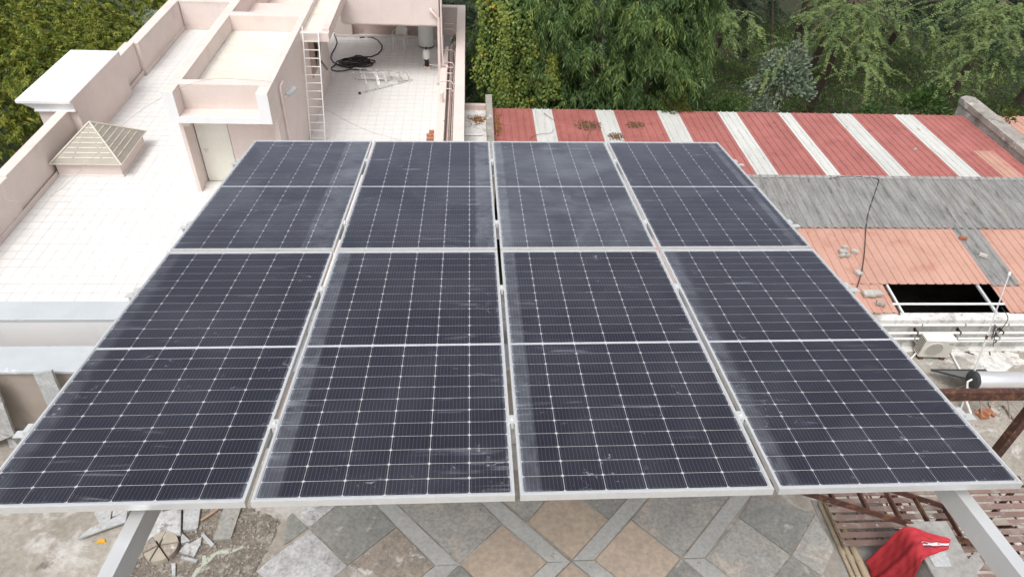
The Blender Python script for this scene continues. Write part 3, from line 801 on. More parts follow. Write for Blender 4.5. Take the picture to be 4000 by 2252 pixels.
for (cy, cx, *_r) in near_t:
    o = bpy.data.objects.new("floor_tile", tile_mesh); COL.objects.link(o); o.parent = deck
    o.matrix_local = WM[pb.name].inverted() @ Matrix.Translation((cx, cy, TZ - .0055 + random.uniform(0, .0006)))
b = MB()
for (cy, cx, x0, x1, y0, y1) in far_t:
    b.box(x0 + J / 2, x1 - J / 2, y0 + JY / 2, y1 - JY / 2, TZ - .0055, TZ + .002 + random.uniform(0, .0006))
stuff(b.build("floor_tiles", tile_mat, deck))

# stair tower
TL, TR, TT = -7.56, -5.0, 8.19       # left, right, parapet top
MB().box(TL, -7.46 + .0, 17.17, 24.98, TZ + .003, 7.50).build("tower_wall", pink, pb)
MB().box(TR - .12, TR, 17.17, 24.98, TZ + .003, 7.50).build("tower_wall", pink, pb)
MB().box(-7.459, TR - .121, 24.86, 24.98, TZ + .003, 7.50).build("tower_wall", pink, pb)
# door wall with real opening: jamb left, right panel, lintel
MB().box(-7.459, -7.44, 17.70, 17.82, TZ + .003, 7.35).build("door_jamb", pink, pb)
MB().box(-6.52, TR - .121, 17.70, 17.82, TZ + .003, 7.35).build("tower_wall", pink, pb)
MB().box(-7.439, -6.521, 17.70, 17.82, 7.12, 7.35).build("lintel", pink, pb)
MB().box(-7.459, TR - .121, 17.83, 24.85, TZ + .001, TZ + .004).build("inner_floor", gap_shade, pb)  # dark sheet; shade inside the tower is put into its colour
dr = MB().box(-7.412, -6.548, 17.735, 17.775, TZ + .02, 7.105).build("door", door_cream, pb)
hx = onz(805, 590, 6.0)
b = MB().box(-7.33, -7.20, 17.722, 17.734, 6.02, 6.05); b.box(-7.30, -7.27, 17.722, 17.734, 5.95, 6.02); b.box(-7.25, -7.235, 17.722, 17.734, 5.95, 6.02)
b.build("latch", cream_plastic, dr)
MB().box(-7.95, -6.3, 17.45, 17.69, TZ + .003, TZ + .03).build("threshold", tile_mat, pb)
# roof slab, coping walls
MB().box(TL, TR, 17.17, 24.98, 7.501, 7.62).build("tower_slab", pink, pb)
MB().box(-7.28, -5.20, 17.475, 22.11, 7.621, 7.70).build("tower_roof", cream_coat, pb)
for (x0, x1, y0, y1) in ((TL, -7.29, 17.18, 27.4), (-5.195, TR, 17.18, 22.11), (-7.288, -5.197, 17.18, 17.465), (-7.288, -5.0, 22.115, 22.45), (-5.20, TR, 22.452, 27.4), (-7.288, -5.202, 27.1, 27.4)):
    MB().box(x0, x1, y0, y1, 7.6205 if y1 < 25 else 7.02, TT).build("tower_parapet", pink, pb)
MB().box(TL, TR, 24.985, 27.4, 6.9, 7.015).build("rear_slab", pink, pb)
MB().box(-7.286, -5.204, 22.455, 27.09, 7.0155, 7.05).build("rear_tower_roof", pink, pb)
b = MB()
for i in range(26):
    y = 17.55 + i * .175; b.obox(Matrix.Translation((-7.255 + random.uniform(-.01, .01), y, 7.712)) @ Matrix.Rotation(random.uniform(-.2, .2), 4, 'Z'), .045 + random.uniform(-.015, .02), .19, .03)
for i in range(11):
    x = -7.15 + i * .165; b.obox(Matrix.Translation((x, 22.075 + random.uniform(-.008, .008), 7.712)) @ Matrix.Rotation(random.uniform(-.1, .1), 4, 'Z'), .18, .04 + random.uniform(-.012, .015), .03)
b.build("foam_seal", foam, pb)
# canopy tray with white front
b = MB(); b.box(TL, -7.29, 16.716, 17.169, 7.36, TT); b.box(-5.28, TR, 16.716, 17.169, 7.36, TT); b.box(-7.289, -5.281, 16.716, 17.169, 7.36, 7.53)
b.build("canopy", pink, pb)
b = MB(); b.box(TL, -7.29, 16.70, 16.7155, 7.36, TT); b.box(-5.28, TR, 16.70, 16.7155, 7.36, TT); b.box(-7.289, -5.281, 16.70, 16.7155, 7.36, 7.53)
b.build("canopy_front", white_paint, pb)
MB().box(-7.459, TR - .121, 17.171, 17.699, 7.351, 7.499).build("canopy_soffit", pink, pb)
MB().lathe([(.03, 0), (.045, -.03), (.02, -.05)], (-6.3, 17.0, 7.357), 12).build("ceiling_lamp", rust, pb)
# side tray on the right of the tower, above the ladder
b = MB(); b.box(-4.999, -4.15, 21.01, 27.4, 7.86, 7.95); b.box(-4.35, -4.15, 21.18, 27.4, 7.951, TT); b.box(-4.999, -4.15, 21.01, 21.17, 7.951, TT - .08); b.build("side_tray", pink, pb)
MB().box(-4.998, -4.351, 21.172, 27.39, 7.951, 7.97).build("tray_lining", cream_coat, pb)
b = MB()
for i in range(24):
    b.obox(Matrix.Translation((-4.975, 21.3 + i * .25, 7.98)), .05 + random.uniform(-.02, .02), .26, .03)
b.build("foam_seal", foam, pb)
# recess under the tray with a hinged flap and a bracket
MB().box(-4.998, -4.985, 21.9, 23.3, 6.3, 7.75).build("hatch_frame", pm("hatch_tan", (.40, .30, .24), (.34, .25, .2), 5, .8), pb)
MB().obox(Matrix.Translation((-4.90, 22.9, 6.75)) @ Matrix.Rotation(.2, 4, 'Y'), .03, .55, .9).build("hatch_flap", concrete_grey, pb)
MB().bar((-4.97, 23.2, 6.4), (-4.62, 22.5, 6.35), .06, .04).build("flap_stay", concrete_grey, pb)
MB().tube([(-4.97, 22.1, 7.5), (-4.85, 22.05, 7.6), (-4.8, 21.95, 7.3), (-4.82, 21.9, 6.9)], .012, 6).build("loose_wire", hose_mat, pb)
# drain pipe and lamp on the right wall
px = -4.965
p0 = onx(1093, 355, px); p1 = onx(1110, 400, px); p2 = onx(1125, 545, px)
b = MB().tube([(px + .02, p0.y + .35, p0.z + .1), (px + .02, p0.y + .05, p0.z + .1), (px + .02, p0.y, p0.z + .02), (px + .02, p0.y, TZ + .05)], .032, 10)
b.build("drain_pipe", pvc_pink, pb, smooth=True)
MB().lathe([(.042, -.04), (.042, .04)], (px + .02, p0.y, p1.z), 12).build("pipe_collar", pvc_pink, pb, smooth=True)
MB().lathe([(.042, -.04), (.042, .04)], (px + .02, p0.y, TZ + .6), 12).build("pipe_collar", pvc_pink, pb, smooth=True)
lq = onx(1120, 372, -4.85)
b = MB().bar((-4.99, lq.y - .12, lq.z - .12), (-4.80, lq.y + .05, lq.z + .02), .03, .03); b.build("lamp_arm", pvc_pink, pb)
MB().bar((-4.85, lq.y, lq.z), (-4.62, lq.y + .22, lq.z + .12), .16, .05).build("lamp_head", glass_lamp, pb)
# raised water-tank room at the back right
MB().box(-4.38, -1.02, 24.70, 29.40, 7.10, 10.6).build("tank_room", pink, pb)
MB().box(-4.33, -1.06, 24.75, 29.36, 7.04, 7.099).build("tank_room_soffit", pink, pb)
for x0, x1, y0, y1 in ((-5.45, -4.75, 29.0, 29.44), (-1.45, -1.06, 28.9, 29.3)):
    MB().box(x0, x1, y0, y1, TZ + .003, 7.035).build("column", pink, pb)
MB().box(-4.74, -1.46, 29.33, 29.448, TZ + .003, 6.0).build("shade_back_panel", pink_dirt_shade, pb)  # brown-pink colour carries the shade under the tank room
MB().box(-5.45, -1.1, 28.93, 28.985, TZ + .003, TZ + .09).build("kerb", tile_mat, pb)
# pipes on the room and in the channel
def vpipe(pts, r, m=pvc_pink, name="pipe"): MB().tube(pts, r, 10).build(name, m, pb, smooth=True)
a = ony(1682, 40, 24.66); c = ony(1712, 72, 24.6)
vpipe([(a.x, 24.69, a.z + .02), (a.x, 24.62, a.z), (c.x, 24.6, c.z), (c.x + .01, 24.6, c.z - .2), (-1.04, 24.55, TZ + .12), (-1.10, 24.45, TZ + .07)], .055)
a2 = ony(1722, 0, 24.6); vpipe([(a2.x, 24.6, 10.4), (a2.x, 24.6, TZ + 1.6), (a2.x + .02, 24.6, TZ + .72), (a2.x + .2, 24.58, TZ + .68)], .035)
vpipe([(-1.09, 27.2, TZ + 2.0), (-1.3, 26.6, TZ + 2.05), (-1.6, 25.9, TZ + 2.1)], .03)
for k, (x, r, z, ya, yb) in enumerate([(-.70, .028, .08, 11, 28.9), (-.62, .020, .20, 12, 28.6), (-.55, .024, .07, 11, 29.1), (-.49, .017, .22, 13, 29.2), (-.66, .018, .34, 14, 27.6)]):
    vpipe([(x + .01 * math.sin(k), ya, TZ + z), (x, 18, TZ + z + .01), (x + .015, 23, TZ + z), (x, yb, TZ + z)], r)
for y, z in ((28.6, .62), (28.2, .55), (26.2, .5), (24.9, .55), (23.4, .50), (22.9, .45)):
    vpipe([(-.98, y, TZ + z + .14), (-.60, y, TZ + z + .14), (-.52, y - .05, TZ + z + .05), (-.52, y - .05, TZ + .1)], .018)
for y in (24.2, 23.7):
    vpipe([(-.8, y, TZ + .8), (-.55, y, TZ + .8)], .016)
b = MB().lathe([(.03, 0), (.03, .03), (.012, .05)], (-.68, 24.0, TZ + .84), 10); b.build("red_valve", pm("red_valve_paint", (.5, .03, .03), (.4, .02, .02), 9, .5), pb)
cw = onz(1724, 400, 5.62)
b = MB().lathe([(.055, 0), (.055, .30)], (-.97 + .1, cw.y, TZ + .62), 14); b.build("vent_pipe", pvc_pink, pb, smooth=True)
b = MB().lathe([(.07, 0), (.075, .03), (.06, .07), (.02, .09)], (-.87, cw.y, TZ + .93), 14); b.build("vent_cowl", white_plastic, pb, smooth=True)
cw = onz(1732, 455, 5.62); MB().lathe([(.045, 0), (.05, .05), (.03, .07)], (-.80, cw.y - .3, TZ + .621), 12).build("vent_cap", white_plastic, pb, smooth=True)
MB().box(-1.07, -1.001, 19.6, 20.3, TZ + .003, TZ + .35).build("pipe_box", pink, pb)
# big capped bulkhead on the left parapet
MB().box(-12.62, -11.50, 19.74, 23.28, TZ - .004, 6.149).build("bulkhead", pink, pb)
b = MB(); b.prism([(-12.66, 19.63), (-11.502, 19.63), (-11.502, 23.28), (-12.66, 23.28)], 6.15, 6.185)
b.build("cornice_bead", white_paint, pb)
b = MB(); lo = [(-12.62, 19.68), (-11.506, 19.68), (-11.506, 23.28), (-12.62, 23.28)]; hi = [(-12.96, 19.60), (-11.506, 19.60), (-11.506, 23.29), (-12.98, 23.29)]
b.v = [(p[0], p[1], 6.1855) for p in lo] + [(p[0], p[1], 6.435) for p in hi]; b.f = [(3, 2, 1, 0), (4, 5, 6, 7), (0, 1, 5, 4), (1, 2, 6, 5), (2, 3, 7, 6), (3, 0, 4, 7)]
b.build("cornice", white_paint, pb)
b = MB(); b.prism([(-11.505, 19.64), (-11.495, 19.64), (-11.495, 23.28), (-11.505, 23.28)], 6.15, 6.52); b.build("bulkhead_face", pink, pb)
MB().bbox(-13.04, -11.508, 19.55, 23.30, 6.436, 6.53, .012).build("bulkhead_cap", white_paint, pb)
# pyramid skylight
sky_l = MB().box(-11.63, -9.88, 17.95, 19.76, TZ - .004, 5.44).build("skylight_curb", pink, pb)
MB().box(-11.66, -9.845, 17.915, 19.79, TZ - .004, TZ + .06).build("skirting", tile_mat, pb)
AP = Vector((-10.76, 18.84, 6.24)); C4 = [Vector((-11.72, 17.84, 5.44)), Vector((-9.76, 17.84, 5.44)), Vector((-9.76, 19.84, 5.44)), Vector((-11.72, 19.84, 5.44))]
b = MB()
for i in range(4): b.poly([C4[i], C4[(i + 1) % 4], AP])
b.poly([C4[3], C4[2], C4[1], C4[0]])
pyr = b.build("skylight", poly_beige, pb)
for i in range(4):
    MB().tube([C4[i] + Vector((0, 0, .015)), AP + Vector((0, 0, .02))], .022, 6).build("hip_bar", poly_bar, pyr)
    A, B_ = C4[i], C4[(i + 1) % 4]; nrm = (B_ - A).cross(AP - A).normalized()
    MB().bar(A + nrm * .006 + Vector((0, 0, .012)), B_ + nrm * .006 + Vector((0, 0, .012)), .012, .028).build("edge_bar", poly_bar, pyr)
    for k in range(7):
        t = .16 + k * .118
        l, r = A.lerp(AP, t), B_.lerp(AP, t)
        cutsx = [(.05, .27), (.31, .73), (.77, .95)] if k < 5 else [(.08, .46), (.54, .92)]
        for (q0, q1) in cutsx:
            MB().bar(l.lerp(r, q0) + nrm * .008, l.lerp(r, q1) + nrm * .008, .024, .014, nrm).build("slat", poly_bar, pyr)

# ------------------------------------------------------------------ loose things on the terrace
# white iron ladder
lb = [onz(1196, 560, TZ), onz(1250, 560, TZ)]
lt = [ony(1188, 116, 20.98), ony(1245, 115, 20.98)]
lad = thing("ladder", (lb[0].x, lb[0].y, TZ), "white iron ladder leaning on the pink stair tower", "ladder")
LB = [Vector((-4.955, 20.15, TZ + .004)), Vector((-4.50, 20.15, TZ + .004))]
LT = [Vector((-4.875, 20.98, 8.33)), Vector((-4.42, 20.98, 8.33))]
for k in (0, 1): MB().bar(LB[k], LT[k], .032, .032, (0, 1, 0)).build("rail", ladder_white, lad)
for k in range(14):
    t = .035 + k * .07
    MB().bar(LB[0].lerp(LT[0], t), LB[1].lerp(LT[1], t), .024, .024).build("rung", ladder_white, lad)
# hose
def zR(x, y): return (1250 + x * .3932, 30 + y * .3932)
hp = []
ctr = onz(*zR(375, 560), TZ); lead = [onz(*zR(*p), TZ + .02) for p in [(395, 300), (450, 292), (520, 296), (575, 325), (615, 375), (612, 420), (575, 462), (510, 488), (440, 490), (400, 512), (345, 515), (325, 495), (360, 475), (410, 480), (450, 497), (430, 520)]]
hp += lead
rnd = random.Random(5)
for k in range(190):
    a = k * 2 * math.pi / 24 + 1.0; q = k // 24
    rx, ry = .50 - .03 * (q % 4) + .05 * math.sin(a * 1.7 + q), .36 - .03 * ((q * 7) % 5) + .04 * math.sin(a * 2.3)
    hp.append(Vector((ctr.x - .10 + .22 * math.sin(q * 2.1) + rx * math.cos(a) * (1.15 - .1 * (q % 3)), ctr.y + .13 * math.cos(q * 1.9) + ry * math.sin(a), TZ + .022 + .014 * q + .02 * abs(math.sin(a * 3 + q)))))
hp += [onz(*zR(*p), TZ + .02) for p in [(300, 600), (190, 575), (130, 540), (105, 500), (115, 460), (150, 400), (170, 350), (160, 310), (140, 265), (165, 262)]]
tag(MB().tube(hp, .024, 7).build("garden_hose", hose_mat, smooth=True), "black rubber hose coiled on the white terrace tiles", "hose")
hp2 = [onz(*zR(*p), TZ + .022) for p in [(160, 560), (135, 580), (112, 600), (120, 622), (170, 632), (240, 628), (300, 612), (370, 618), (470, 618)]]
tag(MB().tube(hp2, .024, 7).build("garden_hose", hose_mat, smooth=True), "loose end of black hose by the tower corner, below the coil", "hose")
# step ladder lying down
sl = thing("step_ladder", tuple(onz(*zR(620, 720), TZ)), "paint-splashed aluminium step ladder lying on the terrace", "step ladder")
f1, ap = onz(*zR(395, 850), TZ + .03), onz(*zR(915, 718), TZ + .03)
f2, ap2 = onz(*zR(335, 645), TZ + .42), onz(*zR(890, 640), TZ + .38)
MB().bar(f1, ap, .07, .03).build("rail", ladder_alu, sl); MB().bar(f2, ap2, .07, .03).build("rail", ladder_alu, sl)
for t, w in ((.17, .05), (.38, .11), (.52, .05), (.80, .03), (.95, .03)):
    MB().bar(f1.lerp(ap, t), f2.lerp(ap2, t), w, .02).build("step", ladder_alu, sl)
g1, g2 = onz(*zR(355, 705), TZ + .03), onz(*zR(900, 735), TZ + .03)
MB().bar(g1, g2, .05, .03).build("back_rail", ladder_alu, sl)
g3, g4 = onz(*zR(340, 600), TZ + .30), onz(*zR(800, 640), TZ + .30)
MB().bar(g3, g4, .05, .03).build("back_rail", ladder_alu, sl)
for t in (.12, .4, .7): MB().bar(g1.lerp(g2, t), g3.lerp(g4, t), .025, .02).build("back_rung", ladder_alu, sl)
MB().bar(onz(*zR(600, 620), TZ + .36), onz(*zR(790, 730), TZ + .05), .03, .01).build("spreader", ladder_alu, sl)
for p in (f1, g1, f2): MB().lathe([(.05, -.03), (.05, .03)], p, 10).build("foot", dark_rubber if p is f1 else ladder_alu, sl)
# plastic chair
cpos = onz(1566, 190, TZ)
CH = Matrix.Translation((cpos.x, cpos.y + .1, TZ + .003)) @ Matrix.Rotation(R_(-14), 4, 'Z')
ch = thing("plastic_chair", None, "white moulded plastic chair under the raised pink block", "chair", mat=CH)
b = MB()
for i in range(9):
    for j in range(9):
        x, y = -.23 + .46 * i / 8, -.23 + .44 * j / 8
        b.v.append((x * (1 - .08 * abs(y) * 2), y, .43 + .02 * (abs(x) / .23) ** 2 - .015 * (y + .23)))
for i in range(8):
    for j in range(8): b.f.append((i * 9 + j, (i + 1) * 9 + j, (i + 1) * 9 + j + 1, i * 9 + j + 1))
o = b.build("seat", white_plastic, ch, local=True, smooth=True); q = o.modifiers.new("t", 'SOLIDIFY'); q.thickness = .02
b = MB(); NB_ = 12
for i in range(NB_ + 1):
    for j in range(7):
        a = -1 + 2 * i / NB_; hgt = .38 * (1 - .28 * a * a) ; z = .44 + hgt * j / 6
        b.v.append((a * .24 * (1 - .05 * j / 6), .20 + .10 * j / 6 - .09 * a * a, z))
for i in range(NB_):
    for j in range(6): b.f.append((i * 7 + j, (i + 1) * 7 + j, (i + 1) * 7 + j + 1, i * 7 + j + 1))
o = b.build("backrest", white_plastic, ch, local=True, smooth=True); q = o.modifiers.new("t", 'SOLIDIFY'); q.thickness = .018
for sx in (-1, 1):
    MB().tube([(sx * .215, -.21, .43), (sx * .25, -.24, 0)], .028, 7, .022).build("leg", white_plastic, ch, local=True, smooth=True)
    MB().tube([(sx * .20, .19, .43), (sx * .235, .27, 0)], .028, 7, .022).build("leg", white_plastic, ch, local=True, smooth=True)
    b = MB(); pts = [(sx * .225, .17, .64), (sx * .265, .05, .645), (sx * .275, -.12, .635), (sx * .262, -.21, .60), (sx * .235, -.225, .44)]
    for k in range(4): b.bar(pts[k], pts[k + 1], .045, .018)
    b.build("armrest", white_plastic, ch, local=True)
# standing tank
tb = onz(1665, 192, TZ)
tk = thing("water_cylinder", (tb.x, tb.y + .30, TZ), "tall pale white water cylinder beside the plastic chair", "tank")
MB().lathe([(.28, 0), (.305, .02), (.305, .06)], (tb.x, tb.y + .30, TZ + .003), 32).build("base_ring", black_plastic, tk, smooth=True)
MB().lathe([(.31, 0), (.315, .03), (.315, 1.65), (.28, 1.75), (.10, 1.80)], (tb.x, tb.y + .30, TZ + .064), 36).build("body", tank_mat, tk, smooth=True)
MB().box(tb.x + .38, tb.x + .50, tb.y + .2, tb.y + .4, TZ + .003, TZ + 1.3).build("side_pipe_box", concrete_grey, tk)
# pressure pump
pp = onz(1668, 268, TZ)
pu = thing("pressure_pump", (pp.x, pp.y, TZ), "small white pressure vessel above a black pump on a block", "pump")
MB().bbox(pp.x - .15, pp.x + .15, pp.y - .11, pp.y + .13, TZ + .003, TZ + .10, .008).build("plinth", pink_dirt_shade, pu)
b = MB().lathe([(.05, 0), (.085, .03), (.09, .12), (.07, .20), (.03, .22)], (pp.x, pp.y, TZ + .101), 18); b.build("motor", black_plastic, pu, smooth=True)
MB().box(pp.x - .09, pp.x + .09, pp.y - .04, pp.y + .06, TZ + .315, TZ + .36).build("valve_body", black_plastic, pu)
MB().lathe([(.03, 0), (.10, .02), (.135, .07), (.135, .30), (.10, .37), (.03, .39)], (pp.x, pp.y + .01, TZ + .361), 24).build("vessel", white_plastic, pu, smooth=True)
MB().lathe([(.045, -.02), (.045, .02)], (pp.x, pp.y - .03, TZ + .80), 14, (0, 1, 0)).build("gauge", black_plastic, pu)
MB().tube([(pp.x + .09, pp.y, TZ + .16), (pp.x + .5, pp.y - .05, TZ + .14), (-1.1, pp.y + .1, TZ + .12)], .02, 8).build("outlet_pipe", pvc, pu, smooth=True)
# bricks near the pipes
bk = [((1686, 519), 0, "small brick end standing beyond the others by the pink pipe box"), ((1680, 533), 0, "middle orange brick by the pink pipe box, with a white smear"), ((1681, 549), 0, "nearest orange brick by the pink pipe box")]
for k, ((u, v), r, lab) in enumerate(bk):
    q = onz(u, v, TZ)
    b = MB().obox(Matrix.Translation((q.x, q.y, TZ + .04 + .003)) @ Matrix.Rotation(.05 * k, 4, 'Z'), (.15, .225, .24)[k], .11, .075)
    tag(b.build("brick", brick), lab, "brick", "loose bricks on the terrace")
# overhead wire
w = [Vector((-12.0, 15.2, 6.2)), onz(190, 770, 6.6), onz(500, 470, 7.6), onz(706, 345, 8.2), onz(830, 309, 8.205), onz(960, 312, 8.205), Vector((-5.0, 17.35, 8.2))]
w2 = [w[-1], onz(1190, 376, 7.75), onz(1330, 460, 6.6), onz(1450, 515, 5.6), onz(1562, 550, 5.02), onz(1600, 600, 5.01)]
def smooth_path(p, n=6):
    out = []
    for i in range(len(p) - 1):
        p0, p1, p2, p3 = p[max(i - 1, 0)], p[i], p[i + 1], p[min(i + 2, len(p) - 1)]
        for k in range(n):
            t = k / n
            out.append(.5 * ((2 * p1) + (-p0 + p2) * t + (2 * p0 - 5 * p1 + 4 * p2 - p3) * t * t + (-p0 + 3 * p1 - 3 * p2 + p3) * t ** 3))
    return out + [p[-1]]
wire_m = pm("grey_cable", (.42, .39, .37), (.36, .33, .31), 5, .7, bump=0)
tag(MB().tube(smooth_path(w + w2[1:]), .0045, 5).build("cable", wire_m, smooth=True), "thin grey cable strung over the pink stair tower", "cable")

# ------------------------------------------------------------------ long shed with striped roof
shed = thing("striped_shed", (9, 18, 0), "long shed roofed in red, white, grey and salmon ribbed sheets", "shed")
def rib_sheet(x0, x1, prof, pitch, h=.03, th=.004, tw=.028, bw=.060, first=.5):
    """ribbed sheet between x0 and x1; prof = [(y, z)] from far to near"""
    xs = [(x0, 0)]
    n = max(1, round((x1 - x0) / pitch)); p = (x1 - x0) / n
    for k in range(n):
        c = x0 + p * (k + first)
        xs += [(c - bw / 2, 0), (c - tw / 2, h), (c + tw / 2, h), (c + bw / 2, 0)]
    xs.append((x1, 0)); b = MB(); m = len(xs); q = len(prof)
    for off in (0, -th):
        for (y, z) in prof:
            for (x, dz) in xs: b.v.append((x, y, z + dz + off))
    N = m * q
    for i in range(q - 1):
        for k in range(m - 1):
            a = i * m + k
            b.f.append((a, a + m, a + m + 1, a + 1)); b.f.append((N + a, N + a + 1, N + a + m + 1, N + a + m))
    for k in range(m - 1):
        b.f.append((k, k + 1, N + k + 1, N + k)); e = (q - 1) * m + k; b.f.append((e + 1, e, N + e, N + e + 1))
    for i in range(q - 1):
        a = i * m; b.f.append((a + m, a, N + a, N + a + m)); e = i * m + m - 1; b.f.append((e, e + m, N + e + m, N + e))
    return b
def rz(y): return 4.90 + (22.9 - y) * (.10 / 4.7)       # red slope rises to the ridge at y = 18.2
def gz(y): return 5.00 - (18.2 - y) * .105              # grey / salmon slope falls towards the viewer
cols = [(.83, 2.22, 'r'), (2.22, 2.95, 'w'), (2.95, 4.45, 'r'), (4.45, 5.15, 'w'), (5.15, 6.66, 'r'), (6.66, 7.47, 'w'), (7.47, 8.87, 'r'), (8.87, 9.61, 'w'), (9.61, 11.09, 'r'), (11.09, 11.60, 'w'), (11.60, 13.10, 'r'), (13.10, 13.86, 'w'), (13.86, 15.40, 'r'), (15.40, 16.17, 'w'), (16.17, 18.05, 'r')]
sc = 1.0
for k, (x0, x1, c) in enumerate(cols):
    m = red_sheet if c == 'r' else white_sheet
    for half, (ya, yb, dz) in enumerate(((22.88, 20.0, 0.0), (20.12, 18.22, .008))):
        up = (.006 if c == 'r' else 0)
        xx = [x0, x1]
        if k == len(cols) - 1 and half == 1:
            rib_sheet(16.17, 16.85, [(ya, rz(ya) + dz), (yb, rz(yb) + dz)], .25).build("roof_sheet", red_sheet, shed)
            rib_sheet(16.85, 17.55, [(ya, rz(ya) + dz + .012), (yb, rz(yb) + dz + .012)], .25).build("roof_sheet", salmon_sheet, shed)
            rib_sheet(17.55, 18.05, [(ya, rz(ya) + dz), (yb, rz(yb) + dz)], .25).build("roof_sheet", red_sheet, shed)
            continue
        if c == 'r' and x1 - x0 > 1.2:
            xm = (x0 + x1) / 2
            rib_sheet(x0 - .02, xm + .01, [(ya, rz(ya) + dz + up), (yb, rz(yb) + dz + up)], .25).build("roof_sheet", m, shed)
            rib_sheet(xm + .012, x1 + .02, [(ya, rz(ya) + dz + up), (yb, rz(yb) + dz + up)], .25).build("roof_sheet", m, shed)
        else:
            rib_sheet(x0 + .021, x1 - .021, [(ya, rz(ya) + dz + up), (yb, rz(yb) + dz + up)], .235).build("roof_sheet", m, shed)
for k in range(17):
    x0 = 1.3 + k * 1.0
    rib_sheet(x0, x0 + .996, [(18.30, gz(18.3) + .03), (17.0, gz(17.0) + .03), (15.9, gz(15.9) + .03)], .25, .035, .008, .05, .10).build("fibre_sheet", fibre_sheet, shed)
GS = (13.92, 14.72)
x = 1.3
while x < 18.0:
    x1 = x + 1.018
    if x < GS[0] < x1: x1 = GS[0]
    if abs(x - GS[0]) < .01:
        rib_sheet(GS[0], GS[1], [(16.05, gz(16.05) + .006), (13.65, gz(13.65) + .006)], .26, .035, .008, .05, .10).build("fibre_sheet", fibre_sheet, shed); x = GS[1]; continue
    rib_sheet(x, x1 - .003, [(16.0, gz(16.0)), (13.72, gz(13.72))], .255).build("roof_sheet", salmon_sheet, shed)
    x = x1
ops = (10.92, 13.78)      # open bay
for (a, c) in ((8.4, 9.4), (9.4, 10.4), (10.4, ops[0]), (ops[1] + .12, 14.8), (14.8, 15.8), (15.8, 16.8), (16.8, 18.0)):
    rib_sheet(a, c - .003, [(13.80, gz(13.80) - .02), (12.72, gz(12.72) - .02)], .255).build("roof_sheet", salmon_sheet, shed)
for (a, c) in ((1.3, 2.0), (2.0, 4.0), (4.0, 6.0), (6.0, 8.4)):
    rib_sheet(a, c - .003, [(13.80, gz(13.80) - .02), (12.72, gz(12.72) - .02)], .255).build("roof_sheet", salmon_sheet, shed)
# frame in the open bay
zb = gz(13.0)
MB().bar((ops[0] + .14, 13.75, gz(13.75) - .06), (ops[0] + .14, 12.70, gz(12.7) - .06), .05, .05).build("purlin_pipe", pvc, shed)
MB().bar((ops[0] + .03, 13.75, gz(13.75) - .08), (ops[0] + .03, 12.70, gz(12.7) - .08), .06, .06).build("purlin_pipe", rust, shed)
MB().bar((ops[1] - .22, 13.75, gz(13.75) - .06), (ops[1] - .22, 12.70, gz(12.7) - .06), .07, .05).build("purlin_pipe", white_steel, shed)
MB().tube([(ops[0] - .05, 13.02, gz(13.02) - .01), (ops[1] + .1, 13.02, gz(13.02) - .01)], .032, 10).build("cross_pipe", pvc, shed, smooth=True)
# shed body
MB().box(.83, 18.1, 22.70, 22.88, 0, 4.82).build("rear_wall", concrete_old, shed)
MB().box(1.3, 18.1, 12.66, 12.78, 0, 4.22).build("front_wall", old_white, shed)
MB().box(1.3, 18.1, 12.50, 12.78, 4.221, 4.36).build("wall_ledge", old_white, shed)
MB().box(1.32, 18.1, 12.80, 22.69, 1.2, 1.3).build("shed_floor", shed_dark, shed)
MB().box(.60, .82, 18.3, 23.25, 0, 5.25).build("gable_beam", concrete_old, shed)
b = MB(); b.box(18.12, 18.62, 12.8, 23.4, 0, 5.16); b.build("gable_wall", concrete_old, shed)
b = MB(); b.prism([(18.08, 12.8), (18.66, 12.8), (18.66, 23.45), (18.40, 23.6), (18.08, 23.45)], 5.161, 5.36); b.build("gable_cap", concrete_old, shed)
rib_sheet(18.72, 23.0, [(22.8, 4.95), (17.5, 5.05)], .25).build("roof_sheet", salmon_sheet, shed)
MB().box(18.7, 23, 22.5, 22.7, 0, 4.9).build("rear_wall", concrete_old, shed)
MB().bar((1.0, 18.26, 5.045), (18.0, 18.26, 5.045), .16, .012).build("ridge_strip", concrete_grey, shed)
# low flat roof left of the gable beam
ar = thing("annex_roof", (.2, 21.5, 0), "small stained pale flat roof between the pink building and the shed", "roof")
MB().box(-.118, .598, 18.4, 22.75, 0, 4.95).build("slab", old_white, ar)
MB().box(-.118, .598, 22.60, 22.80, 4.951, 5.12).build("upstand", pink_dirt_shade, ar)
MB().tube([(-.1, 20.75, 5.0), (.45, 20.75, 5.0)], .03, 8).build("pipe", pvc, ar, smooth=True)
# pipes along the shed front wall, each its own run
for k, (x0, x1, z, r) in enumerate(((8.6, 18.2, 4.20, .034), (8.6, 18.2, 3.92, .034), (8.6, 18.2, 3.72, .034), (12.0, 18.2, 3.62, .030))):
    lab = ["topmost white pipe along the weathered shed wall", "second white pipe from the top along the shed wall", "third white pipe from the top along the shed wall", "short lowest white pipe above the air conditioner, to its right"][k]
    t = thing("wall_pipe", (x0, 12.75, z), lab, "pipe", "white pipes on the shed front wall")
    yb = 12.50
    MB().tube([(x0, yb, z), ((x0 + x1) / 2, yb, z - .01), (x1, yb, z)], r, 10).build("pipe", pvc, t, smooth=True)
    x = x0 + .6
    while x < x1:
        MB().box(x - .012, x + .012, yb - r - .012, 12.655, z - r - .012, z + r + .012).build("bracket", rust if k % 2 else concrete_grey, t); x += 1.15
